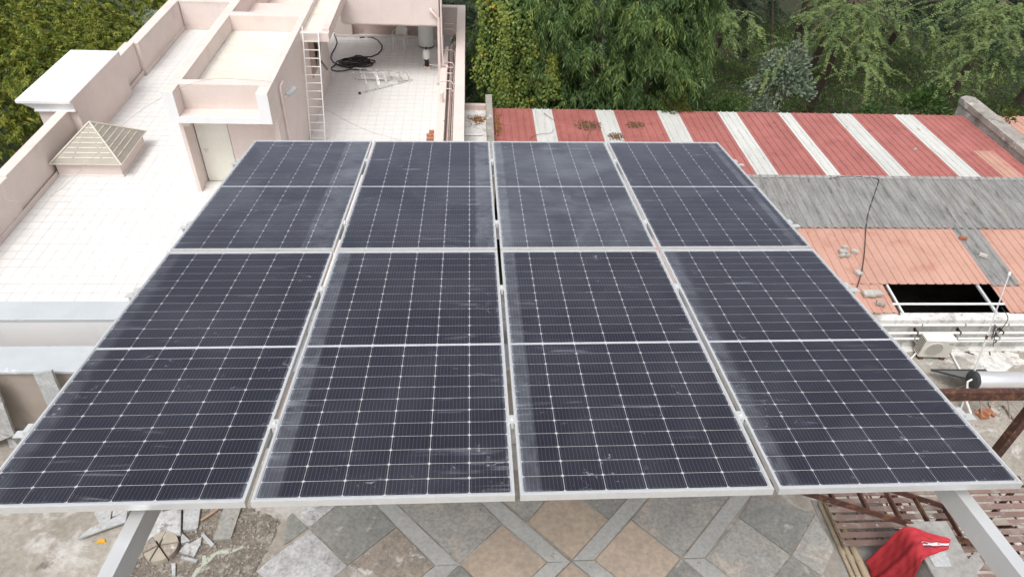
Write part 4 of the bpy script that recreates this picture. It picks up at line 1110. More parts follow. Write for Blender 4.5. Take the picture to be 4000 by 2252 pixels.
# leaves lying on the roofs
def litter(name, label, u0, u1, v0, v1, z, n, col, s, zf=None):
    rr = random.Random(n); b = MB()
    for k in range(n):
        u = u0 + (u1 - u0) * min(max(rr.gauss(.5, .22), 0), 1); v = v0 + (v1 - v0) * min(max(rr.gauss(.5, .22), 0), 1)
        q = onz(u, v, z); zz = (zf(q.y) if zf else z) + .012 + rr.random() * .03
        a = rr.random() * 6.28; L = s * rr.uniform(.6, 1.3); d = Vector((math.cos(a), math.sin(a), rr.uniform(-.3, .3))) * L; e = Vector((-math.sin(a), math.cos(a), rr.uniform(-.4, .4))) * L * .3
        c = Vector((q.x, q.y, zz)); b.poly([c - d, c + e, c + d]); b.poly([c - d, c + d, c - e])
    o = b.build(name, col); stuff(o); tag(o, label, "leaves"); return o
brown_leaf = pm("dry_brown_leaf", (.20, .115, .06), (.13, .075, .04), 9, .9, bump=0)
litter("leaf_litter", "brown dead leaves heaped on the red roof sheets", 2245, 2345, 470, 510, 4.95, 420, brown_leaf, .05, rz)
litter("leaf_litter", "smaller heap of brown leaves under the drooping tree, on the red roof", 2445, 2515, 475, 500, 4.95, 240, brown_leaf, .05, rz)
litter("leaf_litter", "rusty leaves gathered beside the concrete gable beam", 1930, 1958, 440, 545, 4.95, 330, pm("rust_leaf", (.30, .15, .05), (.20, .09, .03), 9, .9, bump=0), .05, rz)
litter("leaf_litter", "rusty leaves scattered on the small pale flat roof", 1830, 1905, 448, 490, 4.95, 200, MATS["rust_leaf"], .05)
litter("leaf_litter", "dark leaf patch added in place of a hole in a white roof stripe", 2375, 2440, 520, 550, 4.95, 160, brown_leaf, .06, rz)  # leaf patch stands in for the dark hole in this sheet
def roof_twig(px, label):
    p = []
    for (u, v) in px:
        w_ = onz(u, v, 4.98); p.append(Vector((w_.x, w_.y, rz(w_.y) + .045 + random.uniform(0, .02))))
    t_ = tag(MB().tube(smooth_path(p, 3), .012, 5, .004).build("dry_twig", wood_old, smooth=True), label, "twig", "dry twigs on the red roof")
roof_twig([(2068, 545), (2085, 532), (2110, 525), (2150, 520), (2165, 505)], "thin dry twig lying across the first white roof stripe")
roof_twig([(2125, 440), (2150, 460), (2172, 472)], "short dry twig at the far edge of the first white stripe")
roof_twig([(2295, 545), (2300, 520), (2320, 500), (2330, 485)], "dry twig below the larger heap of leaves")
# blocks weighing the sheets down
blk = [((3292, 985), "flat pale paver in the heap on the salmon roof", .22, .16, grey_block, 0), ((3300, 968), "small paver chip behind the heap on the salmon roof", .14, .09, grey_block, .1), ((3290, 1000), "pale paver at the front of the heap on the salmon roof", .17, .10, grey_block, .4),
       ((3312, 1000), "dark stone at the right of the heap on the salmon roof", .12, .10, concrete_old, .8), ((3338, 984), "pale paver standing alone right of the heap", .19, .10, grey_block, -.6), ((3352, 1068), "pale paver beside the black cable on the salmon roof", .15, .20, grey_block, .2),
       ((3390, 1148), "left one of two square pavers near the open bay", .28, .23, grey_block, 0), ((3425, 1147), "right one of two square pavers near the open bay", .25, .22, grey_block, .1), ((3440, 1188), "dark notched paver by the corner of the open bay", .22, .11, concrete_old, -.5),
       ((3762, 932), "faded red brick on the seam of the grey strip", .20, .10, brick, -.6), ((3839, 1000), "white paver lying on the grey roof strip", .20, .12, grey_block, -.7), ((3573, 586), "small white stone lying on the striped red roof", .10, .07, grey_block, .3)]
for (uv, lab, sx, sy, m, a) in blk:
    q = onz(uv[0], uv[1], 4.7)
    for _ in range(4):
        zz = gz(q.y) if q.y < 18.2 else rz(q.y); q = onz(uv[0], uv[1], zz + .04)
    zz += .034
    b = MB(); mt = Matrix.Translation((q.x, q.y, zz)) @ Matrix.Rotation(a, 4, 'Z')
    poly = [mt @ Vector(p) for p in ((-sx / 2, -sy / 2, 0), (-sx * .1, -sy * .42, 0), (sx / 2, -sy / 2, 0), (sx * .46, 0, 0), (sx / 2, sy / 2, 0), (sx * .1, sy * .42, 0), (-sx / 2, sy / 2, 0), (-sx * .46, 0, 0))]
    b.prism([tuple(p)[:2] for p in poly], zz, zz + .07, .04)
    tag(b.build("paver_block" if m is not brick else "brick", m), lab, "brick" if m is brick else "block", "loose blocks on the shed roof")
cab = []
for (u, v) in [(3240, 697), (3280, 691), (3330, 689), (3380, 693), (3430, 699), (3425, 730), (3405, 790), (3390, 840), (3382, 900), (3378, 970), (3370, 1040), (3358, 1090), (3345, 1130)]:
    q = onz(u, v, 5.0)
    for _ in range(4):
        zz = (gz(q.y) if q.y < 18.2 else rz(q.y)) + .055; q = onz(u, v, zz)
    cab.append(q)
tag(MB().tube(smooth_path(cab, 4), .014, 6).build("cable", hose_mat, smooth=True), "black cable trailing over the grey and salmon shed roof", "cable")
# ------------------------------------------------------------------ lower roof on the right with the air conditioner and solar heater
AZ = 3.25
lr = thing("lower_roof", (11, 6, 0), "stained bare concrete roof below the shed wall", "roof")
MB().box(4.37, 21.0, -8.0, 12.65, 0, AZ).build("slab", concrete_floor, lr)
MB().box(4.371, 21.0, 12.45, 12.655, AZ + .001, AZ + .05).build("base_fillet", old_white, lr)
rr = random.Random(3)
for k, (u, v, w, h) in enumerate(((3860, 1400, 1.2, .45), (3690, 1420, .9, .3), (3600, 1345, 1.4, .25))):
    q = onz(u, v, AZ); n = 22
    p = [(q.x + w * math.cos(a) * rr.uniform(.6, 1.1), q.y + h * math.sin(a) * rr.uniform(.6, 1.1)) for a in [6.283 * i / n for i in range(n)]]
    MB().prism(p, AZ + .0015, AZ + .006 + k * .001, .0).build("mortar_patch", concrete_old if k else old_white, lr)
# air conditioner
aq = onz(3586, 1392, AZ + .12)
AC = Matrix.Translation((aq.x, aq.y, AZ)) @ Matrix.Rotation(R_(-3), 4, 'Z')
ac = thing("air_conditioner", None, "cream outdoor air conditioner unit standing against the shed wall", "air conditioner", mat=AC)
W_, D_, H_ = .78, .30, .56
MB().bbox(0, W_, 0, D_, .12, .12 + H_, .014).build("casing", cream_plastic, ac, local=True)
MB().bbox(-.008, W_ + .008, -.010, D_ + .008, .12 + H_ + .0005, .12 + H_ + .025, .006).build("top_cover", white_plastic, ac, local=True)
fc = Vector((.30, -.001, .12 + H_ * .5))
b = MB()
n = 32
for k in range(n):
    a0, a1 = 2 * math.pi * k / n, 2 * math.pi * (k + 1) / n
    P = lambda a, r, y: (fc.x + math.cos(a) * r, y, fc.z + math.sin(a) * r)
    b.f.append(tuple(range(len(b.v), len(b.v) + 4))); b.v += [P(a0, .235, -.012), P(a1, .235, -.012), P(a1, .215, -.016), P(a0, .215, -.016)]
    b.f.append(tuple(range(len(b.v), len(b.v) + 4))); b.v += [P(a0, .235, -.0005), P(a1, .235, -.0005), P(a1, .235, -.012), P(a0, .235, -.012)]
b.build("fan_ring", cream_plastic, ac, local=True)
b = MB(); b.v = [(fc.x + math.cos(2 * math.pi * k / n) * .213, -.0025, fc.z + math.sin(2 * math.pi * k / n) * .213) for k in range(n)]; b.f = [tuple(range(n))]
b.build("fan_opening", grille_dark, ac, local=True)
for k in range(11):
    z = fc.z - .19 + k * .038; hw = math.sqrt(max(.213 ** 2 - (z - fc.z) ** 2, .0004))
    MB().box(fc.x - hw, fc.x + hw, -.014, -.006, z - .006, z + .006).build("grille_slat", cream_plastic, ac, local=True)
b = MB().box(W_ - .17, W_ - .05, -.003, -.0005, .12 + H_ - .10, .12 + H_ - .075); b.build("badge", grille_dark, ac, local=True)
for k in range(9): MB().box(-.006, -.001, .03, D_ - .03, .17 + k * .055, .19 + k * .055).build("side_fin", grille_dark, ac, local=True)
for x in (.06, W_ - .16): MB().box(x, x + .12, .02, D_ - .02, .003, .119).build("foot", rust, ac, local=True)
def P6(x, y, z): return onz(3200 + x * .3793, 1200 + y * .3793, z)
tag(MB().tube([P6(1345, 390, AZ + .35), P6(1342, 440, AZ + .2), P6(1352, 460, AZ + .06), P6(1450, 640, AZ + .04)], .026, 8).build("drain_pipe", pvc, smooth=True), "white drain pipe running from the air conditioner over the concrete", "pipe")
tag(MB().tube([P6(800, 312, AZ + .35), P6(970, 320, AZ + .34), P6(1035, 405, AZ + .25), P6(1035, 425, AZ + .2), P6(970, 500, AZ + .04), P6(900, 560, AZ + .04)], .022, 8).build("supply_pipe", pvc, smooth=True), "bent white pipe left of the air conditioner", "pipe")
tag(MB().tube([P6(1830, 347, AZ + .15), P6(2200, 343, AZ + .15)], .03, 8).build("floor_pipe", pvc, smooth=True), "straight white pipe at the foot of the shed wall on the right", "pipe")
def cable(pts, r, label, z=AZ + .02, m=None):
    tag(MB().tube(smooth_path([P6(x, y, z) for x, y in pts], 5), r, 6).build("cable", m or hose_mat, smooth=True), label, "cable", "black cables on the lower roof")
cable([(1340, 440), (1420, 440), (1500, 455), (1595, 485)], .014, "short black cable just right of the air conditioner")
cable([(1540, 470), (1560, 430), (1640, 405), (1760, 415), (1905, 460)], .016, "long black cable arching over the stained concrete")
cable([(1760, 490), (1760, 420), (1820, 400), (1950, 395), (2120, 415)], .014, "black cable running off to the right picture edge")
cable([(1880, 340), (1930, 390), (1990, 430), (2060, 455)], .015, "black cable dropping diagonally from the shed wall corner")
loop = [ony(3200 + x * .3793, 1200 + y * .3793, 12.42) for x, y in [(1880, 0), (1940, 90), (1930, 150), (1880, 220), (1840, 265), (1800, 280), (1790, 230), (1830, 200), (1835, 240), (1800, 300), (1775, 320), (1790, 270), (1820, 190), (1800, 185), (1815, 260), (1800, 340), (1790, 400)]]
tag(MB().tube(smooth_path(loop, 4), .010, 5).build("cable", hose_mat, smooth=True), "tangled black wire hanging on the white shed wall", "cable")
# solar water heater
ht = thing("solar_water_heater", tuple(onz(3800, 1530, AZ)), "solar water heater with a shiny horizontal tank and dark end cap", "water heater")
hc = onz(3793, 1482, AZ + .80)
MB().lathe([(.195, 0), (.2, .01), (.2, 1.75), (.195, 1.76)], (hc.x + .05, hc.y, hc.z), 40, (1, -.02, 0)).build("tank", chrome, ht, smooth=True)
MB().lathe([(.08, -.045), (.19, -.04), (.212, -.02), (.212, .06), (.205, .065)], (hc.x + .04, hc.y, hc.z), 32, (1, -.02, 0)).build("end_cap", dark_rubber, ht, smooth=True)
MB().tube([(hc.x - .02, hc.y - .03, hc.z + .04), (hc.x - .14, hc.y - .08, hc.z + .02), (hc.x - .10, hc.y - .14, hc.z - .16), (hc.x + .0, hc.y - .22, hc.z - .5), (hc.x + .12, hc.y - .5, AZ + .03)], .024, 8).build("outlet_pipe", pvc, ht, smooth=True)
A_, B_, C_, D2 = onz(3634, 1447, AZ + .22), onz(3848, 1448, AZ + .22), Vector((hc.x + 1.2, hc.y + .12, hc.z - .12)), Vector((hc.x - .02, hc.y + .12, hc.z - .12))
b = MB(); nn = Vector((0, -.3, 1)).normalized() * .03
b.v = [tuple(p) for p in (D2, C_, B_, A_)] + [tuple(p + nn) for p in (D2, C_, B_, A_)]; b.f = [(3, 2, 1, 0), (4, 5, 6, 7), (0, 1, 5, 4), (1, 2, 6, 5), (2, 3, 7, 6), (3, 0, 4, 7)]
b.build("collector", pm("dull_grey_collector", (.20, .20, .195), (.16, .16, .155), 3, .5), ht)
for p, q in ((D2, A_), (A_, B_)): MB().tube([p + nn * 1.3, q + nn * 1.3], .026, 8).build("collector_rail", dark_rubber, ht)
for x in (.25, .95, 1.6):
    MB().bar((hc.x + x, hc.y + .10, hc.z - .16), (hc.x + x - .25, hc.y + .35, AZ + .002), .025, .025).build("stand_leg", pipe_grey, ht)
    MB().bar((hc.x + x, hc.y - .06, hc.z - .19), (hc.x + x + .1, hc.y - .55, AZ + .002), .025, .025).build("stand_leg", pipe_grey, ht)
    MB().bar((hc.x + x - .2, hc.y - .5, AZ + .08), (hc.x + x + .45, hc.y - .12, hc.z - .3), .014, .014).build("brace", pipe_grey, ht)
    MB().bar((hc.x + x + .4, hc.y - .5, AZ + .06), (hc.x + x - .15, hc.y - .12, hc.z - .3), .014, .014).build("brace", pipe_grey, ht)
m0, m1 = onz(3752, 1600, AZ), onz(3942, 1072, 6.3)
mast = thing("antenna_mast", tuple(m0), "thin grey leaning mast pole in front of the water heater", "pole")
MB().tube([m0, m0.lerp(m1, .55)], .022, 8).build("lower_pole", white_steel, mast, smooth=True)
MB().tube([m0.lerp(m1, .545), m1], .016, 8).build("upper_pole", white_steel, mast, smooth=True)
MB().lathe([(.028, -.05), (.028, .05)], m0.lerp(m1, .55), 10, m1 - m0).build("joint", rust, mast)
MB().lathe([(.03, -.02), (.03, .05), (.01, .07)], m1, 10, m1 - m0).build("tip", white_plastic, mast)
# brick heap
for k, (x, y, a, dz, lab) in enumerate(((1640, 1090, .2, 0, "leftmost red brick of the heap on the lower roof"), (1700, 1085, -.7, .075, "upright red brick in the middle of the heap"), (1760, 1095, -1.0, 0, "right red brick of the heap on the lower roof"), (1690, 1135, .1, 0, "front red brick of the heap on the lower roof"))):
    q = P6(x, y, AZ + dz); b = MB().obox(Matrix.Translation((q.x, q.y, AZ + .04 + dz)) @ Matrix.Rotation(a, 4, 'Z') @ Matrix.Rotation(.1 * k, 4, 'Y'), .23, .11, .075)
    tag(b.build("brick", brick), lab, "brick", "brick heap on the lower roof")
q = P6(1790, 1090, AZ); tag(MB().obox(Matrix.Translation((q.x + .05, q.y, AZ + .035)) @ Matrix.Rotation(-.9, 4, 'Z'), .26, .12, .07).build("concrete_block", grey_block), "grey block lying against the brick heap", "block")
q = P6(1800, 1025, AZ); b = MB().lathe([(.12, 0), (.14, .06), (.10, .10), (.05, .08)], (q.x, q.y, AZ + .002), 14); tag(b.build("rubble_lump", stone_stain, smooth=True), "rounded mortar lump behind the brick heap", "rubble")
q0, q1 = P6(1890, 1010, AZ + .02), P6(2010, 1165, AZ + .02)
tag(MB().bar(q0, q1, .05, .03).build("plank", wood_old), "short brown plank lying on the lower roof", "plank")
# rusty beam and post standing on the lower roof
rf = thing("rusty_frame", (7.28, 5.6, AZ), "dark red steel beam on a post at the right picture edge", "steel frame")
MB().box(4.37, 7.40, 5.56, 5.64, 9.43, 9.58).build("beam", rust, rf)
MB().box(7.22, 7.33, 5.545, 5.655, AZ + .001, 9.429).build("post", rust, rf)
MB().box(4.362, 4.42, 5.50, 5.70, AZ + .001, 9.428).build("post", rust, rf)

# ------------------------------------------------------------------ vegetation
RG = np.random.default_rng(11)
def leaf_object(name, mat, parent, P, D, S, L, Wd, rnd, fold=.18):
    """one mesh of many small leaves: base P, direction D, sideways S"""
    n = len(P)
    D = D / np.linalg.norm(D, axis=1, keepdims=True)
    S = S - D * np.sum(S * D, axis=1, keepdims=True); S = S / (np.linalg.norm(S, axis=1, keepdims=True) + 1e-9)
    N = np.cross(D, S)
    L = L[:, None]; Wd = Wd[:, None]
    v = np.empty((n, 4, 3), np.float32)
    v[:, 0] = P; v[:, 1] = P + D * L * .42 + S * Wd * .5 + N * Wd * fold; v[:, 2] = P + D * L - N * L * .08; v[:, 3] = P + D * L * .42 - S * Wd * .5 + N * Wd * fold
    if parent is not None: v -= np.array(WM[parent.name].translation, np.float32)
    me = bpy.data.meshes.new(name)
    me.vertices.add(n * 4); me.vertices.foreach_set("co", v.reshape(-1))
    idx = (np.arange(n)[:, None] * 4 + np.array([0, 1, 2, 0, 2, 3])[None]).astype(np.int32).reshape(-1)
    me.loops.add(n * 6); me.loops.foreach_set("vertex_index", idx)
    me.polygons.add(n * 2); me.polygons.foreach_set("loop_start", np.arange(0, n * 6, 3, dtype=np.int32))
    me.update(calc_edges=True)
    at = me.attributes.new("rnd", 'FLOAT', 'POINT'); at.data.foreach_set("value", np.repeat(rnd, 4).astype(np.float32))
    me.materials.append(mat)
    o = bpy.data.objects.new(name, me); COL.objects.link(o)
    if parent is not None: o.parent = parent; WM[o.name] = WM[parent.name].copy()
    return o
def unit(v): return v / (np.linalg.norm(v, axis=-1, keepdims=True) + 1e-9)
def droop_leaves(starts, dirs, tw_len, per, L, W, droop=.6, spread=.8, down=.5, rshift=None, feather=False):
    """leaves set along drooping twigs"""
    T = len(starts); t = np.tile(np.linspace(.05, 1, per), (T, 1)) + RG.normal(0, .02, (T, per))
    ln = tw_len * RG.uniform(.6, 1.3, (T, 1))
    d = unit(dirs)
    pos = starts[:, None, :] + d[:, None, :] * (t * ln)[..., None]
    pos[..., 2] -= droop * (t * ln) ** 2 / np.maximum(ln, .1)
    tan = d[:, None, :] - np.array([0, 0, 1]) * (2 * droop * t)[..., None]
    tan = unit(tan)
    side = unit(np.cross(tan, np.array([0, 0, 1.0])) + RG.normal(0, .15, tan.shape))
    sg = np.where(np.arange(per) % 2 == 0, 1., -1.)[None, :, None]
    D = tan * (.55 if not feather else .35) + side * sg * spread + RG.normal(0, .22, tan.shape) - np.array([0, 0, down])
    S = np.cross(D, RG.normal(0, .35, D.shape) + np.array([0, 0, 1.0]) if feather else RG.normal(0, .6, D.shape) + tan)
    n = T * per
    base = RG.random((T, 1)) * .55 if rshift is None else rshift[:, None]
    rnd = np.clip(base + RG.random((T, per)) * .45, 0, .999)
    Ls = np.full(n, L) * RG.uniform(.65, 1.3, n); Ws = np.full(n, W) * RG.uniform(.75, 1.25, n)
    return pos.reshape(n, 3), D.reshape(n, 3), S.reshape(n, 3), Ls, Ws, rnd.reshape(n)
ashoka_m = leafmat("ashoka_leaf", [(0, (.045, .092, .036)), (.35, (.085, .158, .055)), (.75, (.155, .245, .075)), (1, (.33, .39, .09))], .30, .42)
creeper_m = leafmat("creeper_leaf", [(0, (.075, .13, .030)), (.45, (.16, .23, .048)), (.85, (.30, .36, .075)), (.95, (.46, .40, .07)), (1, (.62, .32, .05))], .35, .5)
acacia_m = leafmat("acacia_leaf", [(0, (.095, .145, .060)), (.45, (.175, .245, .095)), (.85, (.29, .355, .13)), (1, (.46, .50, .10))], .30, .6)
yellow_m = leafmat("yellow_green_leaf", [(0, (.055, .095, .024)), (.30, (.135, .185, .034)), (.7, (.29, .315, .05)), (1, (.46, .44, .09))], .35, .5)
bush_m = leafmat("olive_bush_leaf", [(0, (.06, .085, .02)), (.5, (.11, .14, .03)), (1, (.19, .20, .05))], .35, .55)
shrub_m = leafmat("fresh_green_leaf", [(0, (.04, .085, .025)), (.5, (.08, .15, .04)), (1, (.15, .22, .06))], .35, .5)
blue_m = leafmat("grey_green_leaf", [(0, (.14, .18, .13)), (.5, (.24, .30, .21)), (.93, (.36, .42, .30)), (1, (.55, .45, .06))], .28, .5)
dark_m = leafmat("dark_green_leaf", [(0, (.028, .055, .024)), (.6, (.055, .095, .040)), (1, (.10, .15, .055))], .25, .55)
cover_m = leafmat("ground_cover_leaf", [(0, (.06, .10, .03)), (.5, (.115, .18, .05)), (.93, (.20, .27, .075)), (1, (.33, .25, .10))], .25, .6)
deep_m = leafmat('deep_shade_leaf', [(0, (.020, .036, .018)), (.6, (.038, .062, .030)), (1, (.07, .10, .045))], .2, .6)  # leaf tones darkened to put the back wood's shade into the colour
def trunk_tube(pts, r0, r1, parent, name="trunk", n=9):
    MB().tube(smooth_path([Vector(p) for p in pts], 4), r0, n, r1).build(name, bark, parent, smooth=True)
def ashoka(x, y, r, z0, z1, label, n=620, per=24, mat=None, lean=0):
    t = thing("ashoka_tree", (x, y, 0), label, "tree", "trees behind the shed")
    trunk_tube([(x, y, 0), (x + .06, y, z1 * .5), (x, y, z1 - .3)], .09, .02, t)
    nb = n // 11
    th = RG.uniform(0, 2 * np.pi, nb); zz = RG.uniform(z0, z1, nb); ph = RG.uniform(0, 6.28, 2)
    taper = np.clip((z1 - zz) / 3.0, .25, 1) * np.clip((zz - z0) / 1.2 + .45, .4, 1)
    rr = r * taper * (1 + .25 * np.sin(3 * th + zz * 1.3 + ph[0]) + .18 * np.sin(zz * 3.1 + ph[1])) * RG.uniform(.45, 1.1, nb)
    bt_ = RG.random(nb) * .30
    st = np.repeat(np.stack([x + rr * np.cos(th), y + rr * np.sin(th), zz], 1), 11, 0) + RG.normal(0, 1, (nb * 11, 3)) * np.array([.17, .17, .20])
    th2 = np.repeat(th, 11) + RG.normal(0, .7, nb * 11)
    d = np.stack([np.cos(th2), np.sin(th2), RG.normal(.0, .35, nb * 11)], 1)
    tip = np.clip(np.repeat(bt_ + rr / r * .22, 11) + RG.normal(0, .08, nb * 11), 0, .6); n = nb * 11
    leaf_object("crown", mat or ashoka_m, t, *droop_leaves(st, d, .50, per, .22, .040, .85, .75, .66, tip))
    for k in range(10):
        i = RG.integers(n); trunk_tube([(x, y, st[i, 2] + .2), tuple((np.array([x, y, st[i, 2] + .35]) + st[i]) / 2), tuple(st[i])], .022, .008, t, "limb", 5)
    return t
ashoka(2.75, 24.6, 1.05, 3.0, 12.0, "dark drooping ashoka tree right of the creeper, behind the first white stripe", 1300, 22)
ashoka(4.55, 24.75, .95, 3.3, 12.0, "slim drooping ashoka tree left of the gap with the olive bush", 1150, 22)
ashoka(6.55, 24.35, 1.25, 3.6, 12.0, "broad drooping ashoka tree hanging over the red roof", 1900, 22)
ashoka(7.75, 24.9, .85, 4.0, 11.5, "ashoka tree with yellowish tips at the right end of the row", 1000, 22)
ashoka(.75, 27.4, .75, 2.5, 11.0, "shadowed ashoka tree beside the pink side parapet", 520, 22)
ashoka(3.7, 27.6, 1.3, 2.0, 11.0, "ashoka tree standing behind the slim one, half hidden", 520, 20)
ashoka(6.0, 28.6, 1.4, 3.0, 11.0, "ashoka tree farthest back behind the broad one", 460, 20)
# creeper smothering a tree
t = thing("creeper_tree", (1.35, 24.5, 0), "tree smothered in yellow-green heart-leaved creeper at the shed corner", "tree", "trees behind the shed")
trunk_tube([(1.35, 24.6, 0), (1.4, 24.6, 5), (1.3, 24.6, 9)], .16, .05, t)
def creeper(n, cx, cy, rx, ry, z0, z1, L, shift=0.0):
    th = RG.uniform(0, 2 * np.pi, n); z = RG.uniform(z0, z1, n)
    k = 1 + .22 * np.sin(4 * th + z * .9) + .16 * np.sin(z * 2.3 + th * 2) + .10 * np.sin(9 * th)
    rad = k * (RG.random(n) ** .22)
    top = np.clip((z1 - z) / 1.5, .3, 1)
    P = np.stack([cx + rx * rad * np.cos(th) * top, cy + ry * rad * np.sin(th) * top, z], 1)
    out = np.stack([np.cos(th), np.sin(th), np.full(n, .5)], 1)
    D = out * .35 - np.array([0, 0, .8]) + RG.normal(0, .35, (n, 3))
    S = np.cross(out + RG.normal(0, .35, (n, 3)), D)
    cl = .5 + .5 * np.sin(P[:, 0] * 2.7 + P[:, 2] * 1.1) * np.sin(P[:, 2] * 1.9 + 2)
    return P, D, S, np.full(n, L) * RG.uniform(.6, 1.2, n), np.full(n, L * .9) * RG.uniform(.7, 1.15, n), np.clip(cl * .4 + RG.random(n) * .62 + shift, 0, .999)
leaf_object("creeper", creeper_m, t, *creeper(15000, 1.55, 24.55, 1.15, 1.0, 2.6, 9.5, .115), fold=.1)
leaf_object("hanging_creeper", creeper_m, t, *creeper(4500, 1.25, 23.75, .32, .30, 4.6, 8.0, .105, .08), fold=.1)
leaf_object("inner_foliage", ashoka_m, t, *creeper(7000, 1.55, 24.7, .95, .8, 2.6, 9.8, .17, -.25))
t = thing("creeper_tree", (2.9, 23.95, 0), "small patch of heart-leaved creeper hanging on the dark ashoka", "creeper")
leaf_object("creeper", creeper_m, t, *creeper(1500, 2.95, 23.75, .45, .3, 5.0, 6.6, .11), fold=.1)
# bushes
def bush(name, label, c, r, n, L, W, mat, cat="bush", group=None, stems=5, updir=.4):
    t = thing(name, (c[0], c[1], max(0, c[2] - r[2])), label, cat, group)
    v = RG.normal(0, 1, (n, 3)); v = unit(v); v[:, 2] = np.abs(v[:, 2]) * 1.3 - .4
    k = (RG.random(n) ** .35) * (1 + .2 * np.sin(v[:, 0] * 5 + v[:, 1] * 4) + .15 * np.sin(v[:, 2] * 7 + v[:, 0] * 3))
    P = np.array(c) + v * np.array(r) * k[:, None]
    D = v + RG.normal(0, .55, (n, 3)) + np.array([0, 0, updir]); S = RG.normal(0, 1, (n, 3))
    cl = .5 + .5 * np.sin(P[:, 0] * 4.1) * np.sin(P[:, 2] * 4.7 + 1) * np.sin(P[:, 1] * 3.7)
    leaf_object("foliage", mat, t, P, D, S, np.full(n, L) * RG.uniform(.6, 1.25, n), np.full(n, W) * RG.uniform(.7, 1.2, n), np.clip(cl * .45 + RG.random(n) * .55, 0, .999))
    for k in range(stems):
        a = RG.uniform(0, 6.28); e = (c[0] + math.cos(a) * r[0] * .7, c[1] + math.sin(a) * r[1] * .7, c[2] + r[2] * RG.uniform(.2, .8))
        trunk_tube([(c[0] + RG.normal(0, .08), c[1], max(0, c[2] - r[2] * 1.0 - .5)), (c[0] + math.cos(a) * r[0] * .25, c[1] + math.sin(a) * r[1] * .2, c[2] - .2 * r[2]), e], .03, .008, t, "stem", 5)
    return t
bush("olive_bush", "light olive bush in the gap between the ashoka trees", (5.45, 25.9, 3.3), (.95, .8, 1.7), 5200, .075, .055, bush_m)
bush("alley_bush", "dark shrub growing in the alley behind the near roof", (.55, 15.5, 1.8), (.5, 2.6, 2.2), 3500, .12, .07, dark_m)
bush("low_shrub", "leafy green shrub below the end of the ashoka row", (8.7, 25.2, 2.9), (1.2, 1.0, 1.9), 5200, .10, .07, shrub_m)
bush("roof_branch", "bushy green branch lying over the white roof stripe", (7.35, 23.15, 5.05), (.55, .5, .42), 1500, .13, .035, bush_m, "branch", stems=2)
bush("green_plant", "bright green spreading plant by the roof edge, right of the ashoka row", (9.6, 24.2, 4.0), (.75, .6, .8), 1600, .16, .08, shrub_m, "plant")
bush("corner_shrub", "dark shrub in the corner behind the small flat roof", (.2, 24.0, 3.2), (.6, .6, 1.6), 2600, .13, .08, dark_m)
bs_ = bush("grey_green_shrub", "pale grey-green shrub standing alone beyond the shed", (13.0, 27.2, 4.3), (1.15, .9, 1.45), 2900, .19, .095, blue_m, updir=.1)
bush("grey_green_shrub", "lower grey-green shrub half hidden by the roof edge, left of the pale one", (12.2, 26.4, 3.1), (.7, .6, .8), 900, .15, .07, blue_m)
bush("castor_plant", "broad-leaved green plant behind the roof, near the gable wall", (18.0, 25.0, 4.3), (.85, .6, .75), 620, .27, .10, shrub_m, "plant")
bush("round_leaf_plant", "small round-leaved plant just over the red roof edge", (15.0, 23.6, 4.65), (.42, .3, .4), 110, .17, .14, shrub_m, "plant", stems=3)
bush("wall_plant", "seedling sprouting from the concrete gable wall", (19.0, 21.9, 5.35), (.18, .22, .35), 120, .12, .08, bush_m, "plant", stems=2)
# feathery acacias
def acacia(name, label, base, fork, arms, mat, tw=26, per=58, L=.10, W=.046, twl=1.0, group="feathery trees in the dark wood", rshift=None):
    t = thing(name, (base[0], base[1], 0), label, "tree", group)
    trunk_tube([base, ((base[0] + fork[0]) / 2 + .15, (base[1] + fork[1]) / 2, fork[2] * .55), fork], .22, .12, t)
    starts = []; dirs = []
    for e in arms:
        e = np.array(e, float); f = np.array(fork, float); mid = (e + f) / 2 + np.array([0, 0, .35 + .08 * np.linalg.norm(e - f)])
        if RG.random() < .4: trunk_tube([fork, tuple((mid + (e + f) / 2) / 2 - np.array([0, 0, .25])), tuple(e * .8 + f * .2 - np.array([0, 0, .2]))], .045, .008, t, "limb", 6)
        out = unit((e - f) * np.array([1, 1, .15]))
        for k in range(tw):
            s = RG.uniform(.25, 1.05); p = (1 - s) ** 2 * f + 2 * s * (1 - s) * mid + s * s * e + RG.normal(0, .10, 3)
            a = RG.normal(0, .65); ca, sa = math.cos(a), math.sin(a)
            starts.append(p); dirs.append([out[0] * ca - out[1] * sa, out[0] * sa + out[1] * ca, RG.normal(.12, .22)])
    leaf_object("crown", mat, t, *droop_leaves(np.array(starts), np.array(dirs), twl, per, L, W, .42, 1.0, .15, None, True))
    return t
def arms(c, n, rx, ry, rz, seed):
    g = np.random.default_rng(seed)
    return [(c[0] + g.normal(0, rx), c[1] + g.normal(0, ry), c[2] + g.normal(0, rz)) for _ in range(n)]
acacia("acacia_tree", "feathery tree reaching low over the grass, left of the centre gap on the right side", (17.6, 33, 0), (17.2, 31.5, 6.3), arms((16.4, 28.4, 5.2), 20, 1.7, 1.3, .75, 1) + [(14.9, 27.6, 4.5), (15.5, 27.2, 4.2), (16.8, 27.0, 4.1), (17.4, 27.2, 4.3)], acacia_m, 12)
acacia("acacia_tree", "feathery tree with long drooping sprays near the right picture edge", (23.5, 31.5, 0), (22.6, 29.5, 7.0), arms((20.6, 26.6, 6.0), 18, 1.7, 1.1, .7, 2) + [(19.2, 25.9, 5.2), (20.0, 25.6, 4.6), (21.8, 26.0, 5.0), (22.4, 26.2, 5.2)], acacia_m, 13)
acacia("acacia_tree", "blue-green feathery tree showing between the ashokas at the top", (4.6, 29.5, 0), (4.4, 28, 7.0), arms((3.9, 26.0, 6.9), 8, .45, .4, .25, 3), blue_m, 20)
